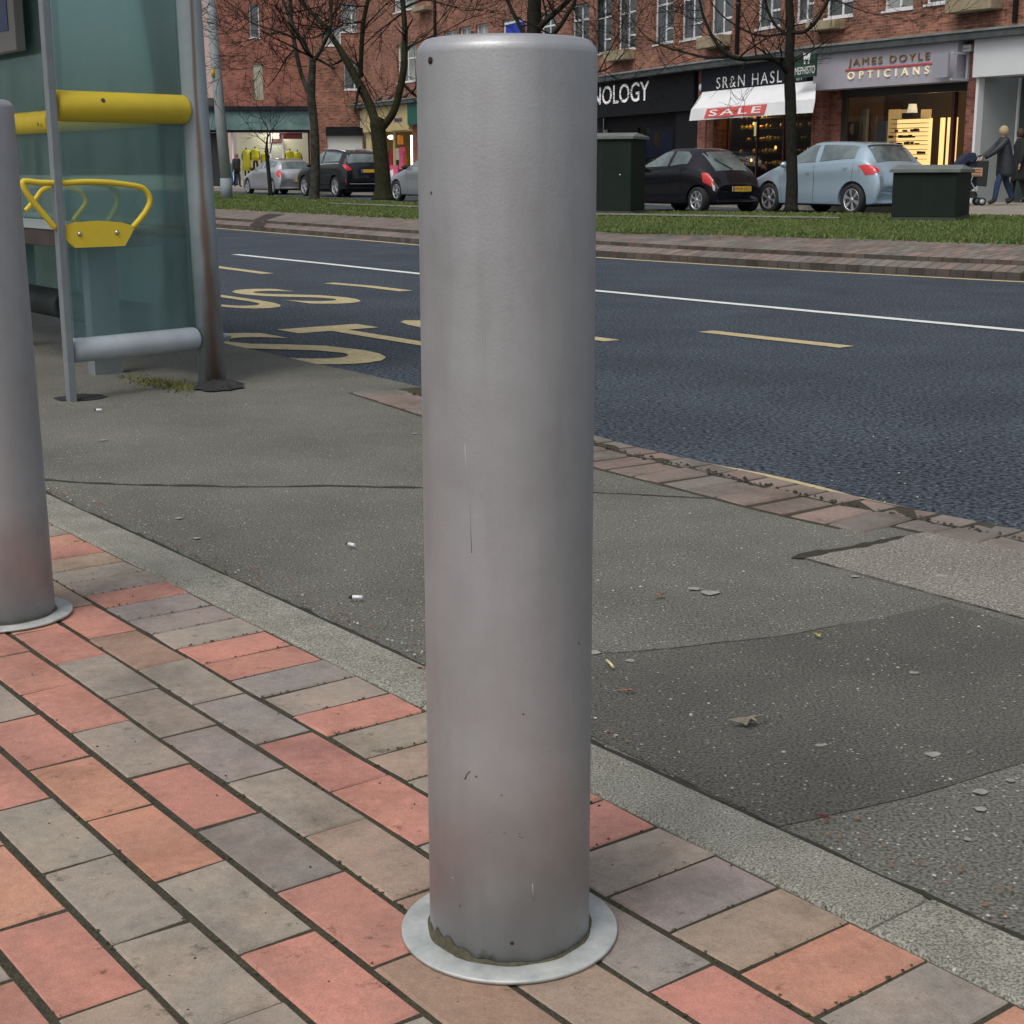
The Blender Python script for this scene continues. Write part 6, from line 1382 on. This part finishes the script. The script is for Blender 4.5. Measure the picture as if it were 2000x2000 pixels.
q = MB(); q.box(fr, .58, .86, .335, .350, .62, .80); bx_ = q.build('shop_bag', mat('tan_card', (.45, .28, .16), .7), pr)
q = MB()
for z_ in (.645, .70, .755): q.box(fr, .61, .83, .3505, .3525, z_-.009, z_+.009)
q.build('print', mat('brown_print', (.12, .06, .04), .7), bx_)
# mannequins in the green fascia shop window
yel = mat('yellow_garment', (.75, .68, .03), .7, emis=(.9, .8, .05), estr=.06); mq = mat('mannequin', (.30, .27, .22), .5)
for px, yt_, yb_, full, lb in ((481, 286, 330, 1, 'mannequin in a long yellow coat in the far left shop window'), (498.5, 284, 322, 0, 'mannequin in a yellow top and black trousers beside the long yellow coat'), (518, 292, 318, 0, 'mannequin in yellow half hidden behind the sapling'), (566, 288, 322, 0, 'mannequin in a yellow top right of the shop door'), (581, 290, 325, 1, 'mannequin in a pale yellow dress beside the right hand window edge')):
    X_, _ = LF1.hit(px, 300, .9); t = thing('mannequin', LF1(X_, .9, ZP), lb, 'mannequin', 'mannequins in the shop window')
    zt = LF1.hit(px, yt_, .9)[1]; g_ = lambda x, z: LF1(X_+x, .9, z)
    body = {'a': (g_(0, zt-.75), .10), 'b': (g_(0, zt-.50), .09), 'c': (g_(0, zt-.30), .11), 'n': (g_(0, zt-.16), .04), 'h': (g_(0, zt-.06), .07), 'l1': (g_(-.17, zt-.25), .04), 'l2': (g_(-.24, zt-.50), .035), 'l3': (g_(-.20, zt-.75), .03), 'r1': (g_(.17, zt-.25), .04), 'r2': (g_(.24, zt-.50), .035), 'r3': (g_(.20, zt-.75), .03), 'x1': (g_(-.09, zt-.9), .07), 'x2': (g_(-.09, zt-1.6), .04), 'y1': (g_(.09, zt-.9), .07), 'y2': (g_(.09, zt-1.6), .04)}
    skin('figure', body, [('a', 'b'), ('b', 'c'), ('c', 'n'), ('n', 'h'), ('c', 'l1'), ('l1', 'l2'), ('l2', 'l3'), ('c', 'r1'), ('r1', 'r2'), ('r2', 'r3'), ('a', 'x1'), ('x1', 'x2'), ('a', 'y1'), ('y1', 'y2')], boot_, t, 1)
    L_ = 1.25 if full else .78
    q = MB(); q.lathe(g_(0, zt-L_), (0, 0, 1), [(.26 if full else .2, 0), (.22, L_*.3), (.19, L_*.6), (.22, L_-.26), (.08, L_-.16)], 14); q.build('garment', yel, t)
# pigeons on the canopy
for px, lb in ((742, 'pigeon perched at the left end of the cream shop canopy'), (762, 'pigeon perched second from the left on the canopy'), (792, 'pigeon perched on the canopy close to the tree limb')):
    X_, _ = LC.hit(px, 190, -.3); c = LC(X_, -.3, ZC+.06); t = thing('pigeon', c, lb, 'pigeon', 'pigeons on the canopy')
    c = V(*c); rot = Matrix.Rotation(R_(-35), 3, 'Y'); q = MB(); q.ell(c+V(0, 0, .11), .15, .07, .08, 12, 8, rot); q.ell(c+V(.11, 0, .22), .045, .04, .045, 10, 8); q.ell(c+V(-.15, 0, .05), .09, .03, .02, 8, 6, rot); q.tube([c+V(.15, 0, .22), c+V(.19, 0, .21)], [.012, .003], 6); q.tube([c+V(0, 0, .08), c+V(0, 0, 0)], .01, 5); q.build('body', mat('pigeon_grey', (.04, .04, .045), .8), t)
# ------------------------------------------------------------------ trees
def grow(mb, p, d, L, r, depth, rn, up=.15, spread=.6, mr=.006):
    n = 4 if depth > 1 else 3; P = [p]; rr = [r]; dd = Vector(d); q = Vector(p)
    for i in range(n):
        dd = (dd+Vector((rn.gauss(0, .16), rn.gauss(0, .16), rn.gauss(0, .12)+up*.3))).normalized(); q = q+dd*L/n; P.append(tuple(q)); rr.append(max(mr*.6, r*(1-.6*(i+1)/n)))
    mb.tube(P, rr, 6 if r > .03 else (4 if r > .012 else 3), caps=False)
    if depth <= 0: return
    k = rn.choice((2, 3, 3, 4))
    for j in range(k):
        i = rn.randint(1, n); a = Vector((rn.gauss(0, 1), rn.gauss(0, 1), rn.gauss(0, .8))).normalized(); nd = (dd*(1-spread*.5)+a*spread+Vector((0, 0, up))).normalized()
        grow(mb, P[i], nd, L*rn.uniform(.55, .85), max(mr, rr[i]*rn.uniform(.5, .75)), depth-1, rn, up, spread, mr)
def tree(label, Y, trunk, limbs, bark, seed, twL=1.3, dep=3, ntw=4, zb=ZV, twig='twig', mr=.007, extra=None):
    """trunk/limbs: (px,py,radius m, depth offset m)"""
    rn = random.Random(seed); b0 = at(trunk[0][0], trunk[0][1], Y); t = thing('bare_tree', (b0[0], b0[1], zb), label, 'tree', 'bare trees on the verge')
    def W(l): return [at(px, py, Y+dy) for px, py, r_, dy in l], [r_ for px, py, r_, dy in l]
    q = MB(); P, rr = W(trunk); P[0] = V(P[0][0], P[0][1], zb-.05)
    Pp = crv(P, 5); R2 = list(np.interp(np.linspace(0, len(rr)-1, len(Pp)), range(len(rr)), rr)); R2 = [r_*(1+rn.uniform(-.05, .05)) for r_ in R2]
    # root flare
    R2[0] *= 1.35; R2[1] *= 1.12
    q.tube(Pp, R2, 16); q.build('trunk', bark, t)
    cr_ = MB()
    for l in limbs:
        q = MB(); P, rr = W(l); Pp = crv(P, 5); R2 = list(np.interp(np.linspace(0, len(rr)-1, len(Pp)), range(len(rr)), rr)); q.tube(Pp, R2, 12 if rr[0] > .05 else 8); q.build('limb', bark, t)
        for i in range(2, len(Pp), 2):
            if rn.random() < ntw/5:
                a = Vector((rn.gauss(0, 1), rn.gauss(0, .8), rn.gauss(.3, .8))).normalized(); grow(cr_, tuple(Pp[i]), a, twL*rn.uniform(.5, 1.2), max(mr, R2[i]*.45), dep-1, rn, mr=mr)
        e = Vector(Pp[-1])-Vector(Pp[-3]); 
        for _ in range(2): grow(cr_, tuple(Pp[-1]), (e.normalized()+Vector((rn.gauss(0, .3), rn.gauss(0, .3), 0))).normalized(), twL*1.2, R2[-1]*.8, dep, rn, mr=mr)
    if extra:
        for (px, py, tx, ty, L_, r_) in extra:
            p0 = at(px, py, Y); p1 = at(tx, ty, Y+rn.uniform(-.6, .6)); grow(cr_, tuple(p0), Vector(p1-p0).normalized(), L_, r_, dep, rn, up=.05, spread=.5, mr=mr)
    cr_.build('crown', M[twig], t); return t
tree('slim dark tree left of the forked one, in front of the black car', 36.1, [(612, 394, .13, 0), (616, 340, .115, 0), (614, 250, .10, 0), (608, 190, .10, 0), (611, 119, .075, 0)],
     [[(611, 121, .055, 0), (594, 85, .045, .3), (575, 55, .040, .5), (560, 20, .035, .6), (543, -30, .03, .6)], [(611, 121, .06, 0), (628, 95, .045, -.2), (645, 55, .04, -.3), (646, 25, .035, -.3), (640, -40, .03, -.3)],
      [(606, 185, .065, .2), (590, 150, .05, .5), (577, 95, .055, .6), (569, 40, .05, .7), (566, -30, .045, .8)], [(577, 75, .03, .2), (545, 62, .024, 0), (515, 53, .02, 0), (487, 42, .017, 0), (470, 22, .014, 0), (445, 5, .01, 0)],
      [(655, 135, .02, .3), (625, 118, .03, .1), (612, 112, .035, 0)], [(487, 42, .012, 0), (462, 62, .010, 0), (440, 66, .008, 0)], [(543, 60, .012, 0), (500, 75, .01, .1), (450, 85, .007, .2), (420, 78, .006, .3)]], M['bark3'], 11, 1.3, 3, 2.4,
     extra=[(600, 100, 600, 0, 1.6, .014), (590, 80, 620, 0, 1.6, .014), (580, 60, 610, -20, 1.6, .014), (630, 90, 600, 10, 1.5, .012), (640, 60, 670, 0, 1.4, .012), (575, 110, 520, 130, 1.4, .010), (560, 60, 480, 100, 1.6, .012), (600, 130, 560, 120, 1.2, .01), (520, 55, 470, 110, 1.2, .008), (640, 40, 600, -30, 1.4, .012)])
tree('stout forked mossy tree in front of the cream shop', 38.5, [(748, 393, .23, 0), (747, 340, .20, 0), (741, 280, .19, 0), (738, 240, .20, 0), (741, 228, .16, 0)],
     [[(735, 245, .12, 0), (722, 205, .12, .2), (702, 165, .11, .4), (683, 130, .10, .6), (668, 103, .085, .7), (650, 75, .07, .8), (628, 45, .06, .9), (600, 15, .05, 1), (570, -20, .045, 1)],
      [(748, 248, .10, 0), (768, 220, .095, -.2), (780, 180, .09, -.3), (789, 130, .09, -.4), (790, 90, .08, -.4), (791, 60, .07, -.4), (786, 0, .06, -.4), (780, -40, .05, -.4)],
      [(704, 150, .07, .4), (705, 120, .06, .3), (708, 60, .06, .2), (714, 20, .055, .1), (724, -20, .05, 0)], [(790, 98, .04, -.4), (805, 88, .03, -.4), (822, 80, .022, -.4)], [(790, 15, .035, -.4), (812, 5, .03, -.5), (835, 0, .022, -.5), (880, 12, .014, -.5)],
      [(668, 103, .03, .7), (700, 130, .02, .5), (712, 150, .015, .5)]], M['bark'], 23, 1.3, 3, 2.4,
     extra=[(650, 75, 670, 0, 1.4, .014), (628, 45, 600, 60, 1.4, .012), (708, 60, 740, 40, 1.2, .012), (786, 20, 760, -20, 1.2, .012), (822, 80, 830, 110, .8, .008), (640, 60, 630, -20, 1.6, .014), (615, 30, 640, -30, 1.6, .014), (700, 70, 660, 20, 1.4, .012)])
tree('dark tree in front of the pale blue car on the right', 26.6, [(1545, 413, .115, 0), (1547, 350, .10, 0), (1545, 280, .098, 0), (1544, 200, .098, 0), (1541, 130, .085, 0), (1544, 60, .075, 0), (1541, 0, .07, 0), (1538, -60, .06, 0)],
     [[(1540, 145, .045, 0), (1520, 122, .042, -.2), (1495, 113, .042, -.3), (1450, 115, .04, -.4), (1418, 105, .036, -.5), (1394, 75, .03, -.5), (1375, 35, .024, -.5), (1366, 0, .02, -.5), (1350, -40, .016, -.5)],
      [(1425, 112, .020, -.4), (1380, 112, .022, -.3), (1340, 103, .018, -.2), (1296, 90, .014, -.1), (1262, 72, .010, 0), (1240, 45, .008, 0)], [(1543, 62, .04, 0), (1570, 62, .034, -.2), (1595, 40, .03, -.3), (1618, 0, .026, -.4), (1630, -30, .02, -.4)],
      [(1541, 70, .032, 0), (1515, 50, .026, .2), (1500, 20, .022, .3), (1488, -20, .018, .3)], [(1530, 66, .02, 0), (1495, 70, .018, .1), (1460, 62, .016, .1), (1410, 30, .012, .2), (1380, -10, .01, .2)], [(1572, 62, .014, -.2), (1590, 88, .010, -.2), (1577, 100, .008, -.2)],
      [(1620, -5, .012, -.4), (1680, 20, .008, -.4), (1720, 30, .006, -.4)], [(1340, 102, .008, -.2), (1310, 120, .007, -.1), (1290, 140, .005, 0)]], M['bark2'], 37, .9, 3, 3.2, mr=.004,
     extra=[(1394, 75, 1340, 40, .9, .008), (1340, 103, 1260, 60, .9, .007), (1296, 90, 1200, 60, 1.0, .007), (1380, 50, 1300, 0, 1.0, .007), (1500, 20, 1460, 10, .8, .007), (1262, 72, 1190, 90, .8, .005), (1595, 40, 1650, 20, .7, .006)])
tree('large dark tree rising behind the central bollard', 31.0, [(1042, 408, .17, 0), (1042, 250, .15, 0), (1043, 120, .145, 0), (1043, 40, .145, 0), (1045, -30, .12, 0), (1046, -90, .10, 0)],
     [[(1046, 62, .07, 0), (1065, 42, .06, -.2), (1095, 15, .05, -.3), (1125, -15, .045, -.4), (1150, -50, .04, -.4)], [(1048, 90, .05, 0), (1085, 62, .045, -.4), (1110, 25, .04, -.5), (1122, 5, .04, -.5), (1130, -30, .035, -.5)], [(1040, 100, .05, 0), (1010, 40, .04, .3), (985, -10, .03, .4)],
      [(1050, 150, .035, 0), (1120, 130, .028, -.3), (1170, 140, .018, -.4), (1200, 125, .012, -.4)], [(1170, 140, .012, -.4), (1185, 110, .012, -.4), (1210, 60, .01, -.3), (1228, 20, .008, -.3)]], M['bark2'], 41, 1.1, 3, 3.5, mr=.005,
     extra=[(1100, 10, 1180, 40, 1.3, .010), (1125, -10, 1200, 60, 1.4, .010), (1170, 135, 1220, 160, .9, .007), (1110, 40, 1160, 60, 1.0, .008), (1185, 110, 1250, 40, 1.0, .007), (990, 0, 900, 20, 1.2, .008)])
tree('thin young sapling between the lamp post and the slim tree', 46.5, [(529, 381, .07, 0), (525, 340, .06, 0), (521, 300, .06, 0), (521, 282, .035, 0), (523, 262, .025, 0)],
     [[(521, 282, .02, 0), (512, 274, .016, .1), (505, 268, .012, .1), (500, 262, .01, .1)], [(523, 268, .02, 0), (522, 250, .016, 0), (516, 240, .012, 0), (512, 230, .01, 0)], [(523, 268, .018, 0), (532, 252, .014, .1), (540, 242, .01, .1)], [(527, 300, .018, .2), (532, 275, .014, .2), (533, 262, .01, .2)]], M['bark2'], 53, .6, 2, 4, mr=.006)

# verge trees further along to the right: outside the frame, mirrored in the shelter glass and the car windows
roots = [o for o in col.objects if o.name.startswith('bare_tree')]
for k_, (x_, y_, ro, src) in enumerate(((26, -9, 40, 0), (20, -2, 160, 1), (33, -15, 250, 3))):
    ro_ = roots[src]; r2_ = ro_.copy(); col.objects.link(r2_); r2_.location = (x_, y_, ZV); r2_.rotation_euler = (0, 0, R_(ro)); r2_['label'] = ('bare tree of the verge beyond the right edge of the picture', 'bare forked tree outside the picture at right', 'tall bare tree far outside the picture at right')[k_]
    for c_ in list(ro_.children):
        d_ = c_.copy(); col.objects.link(d_); d_.parent = r2_
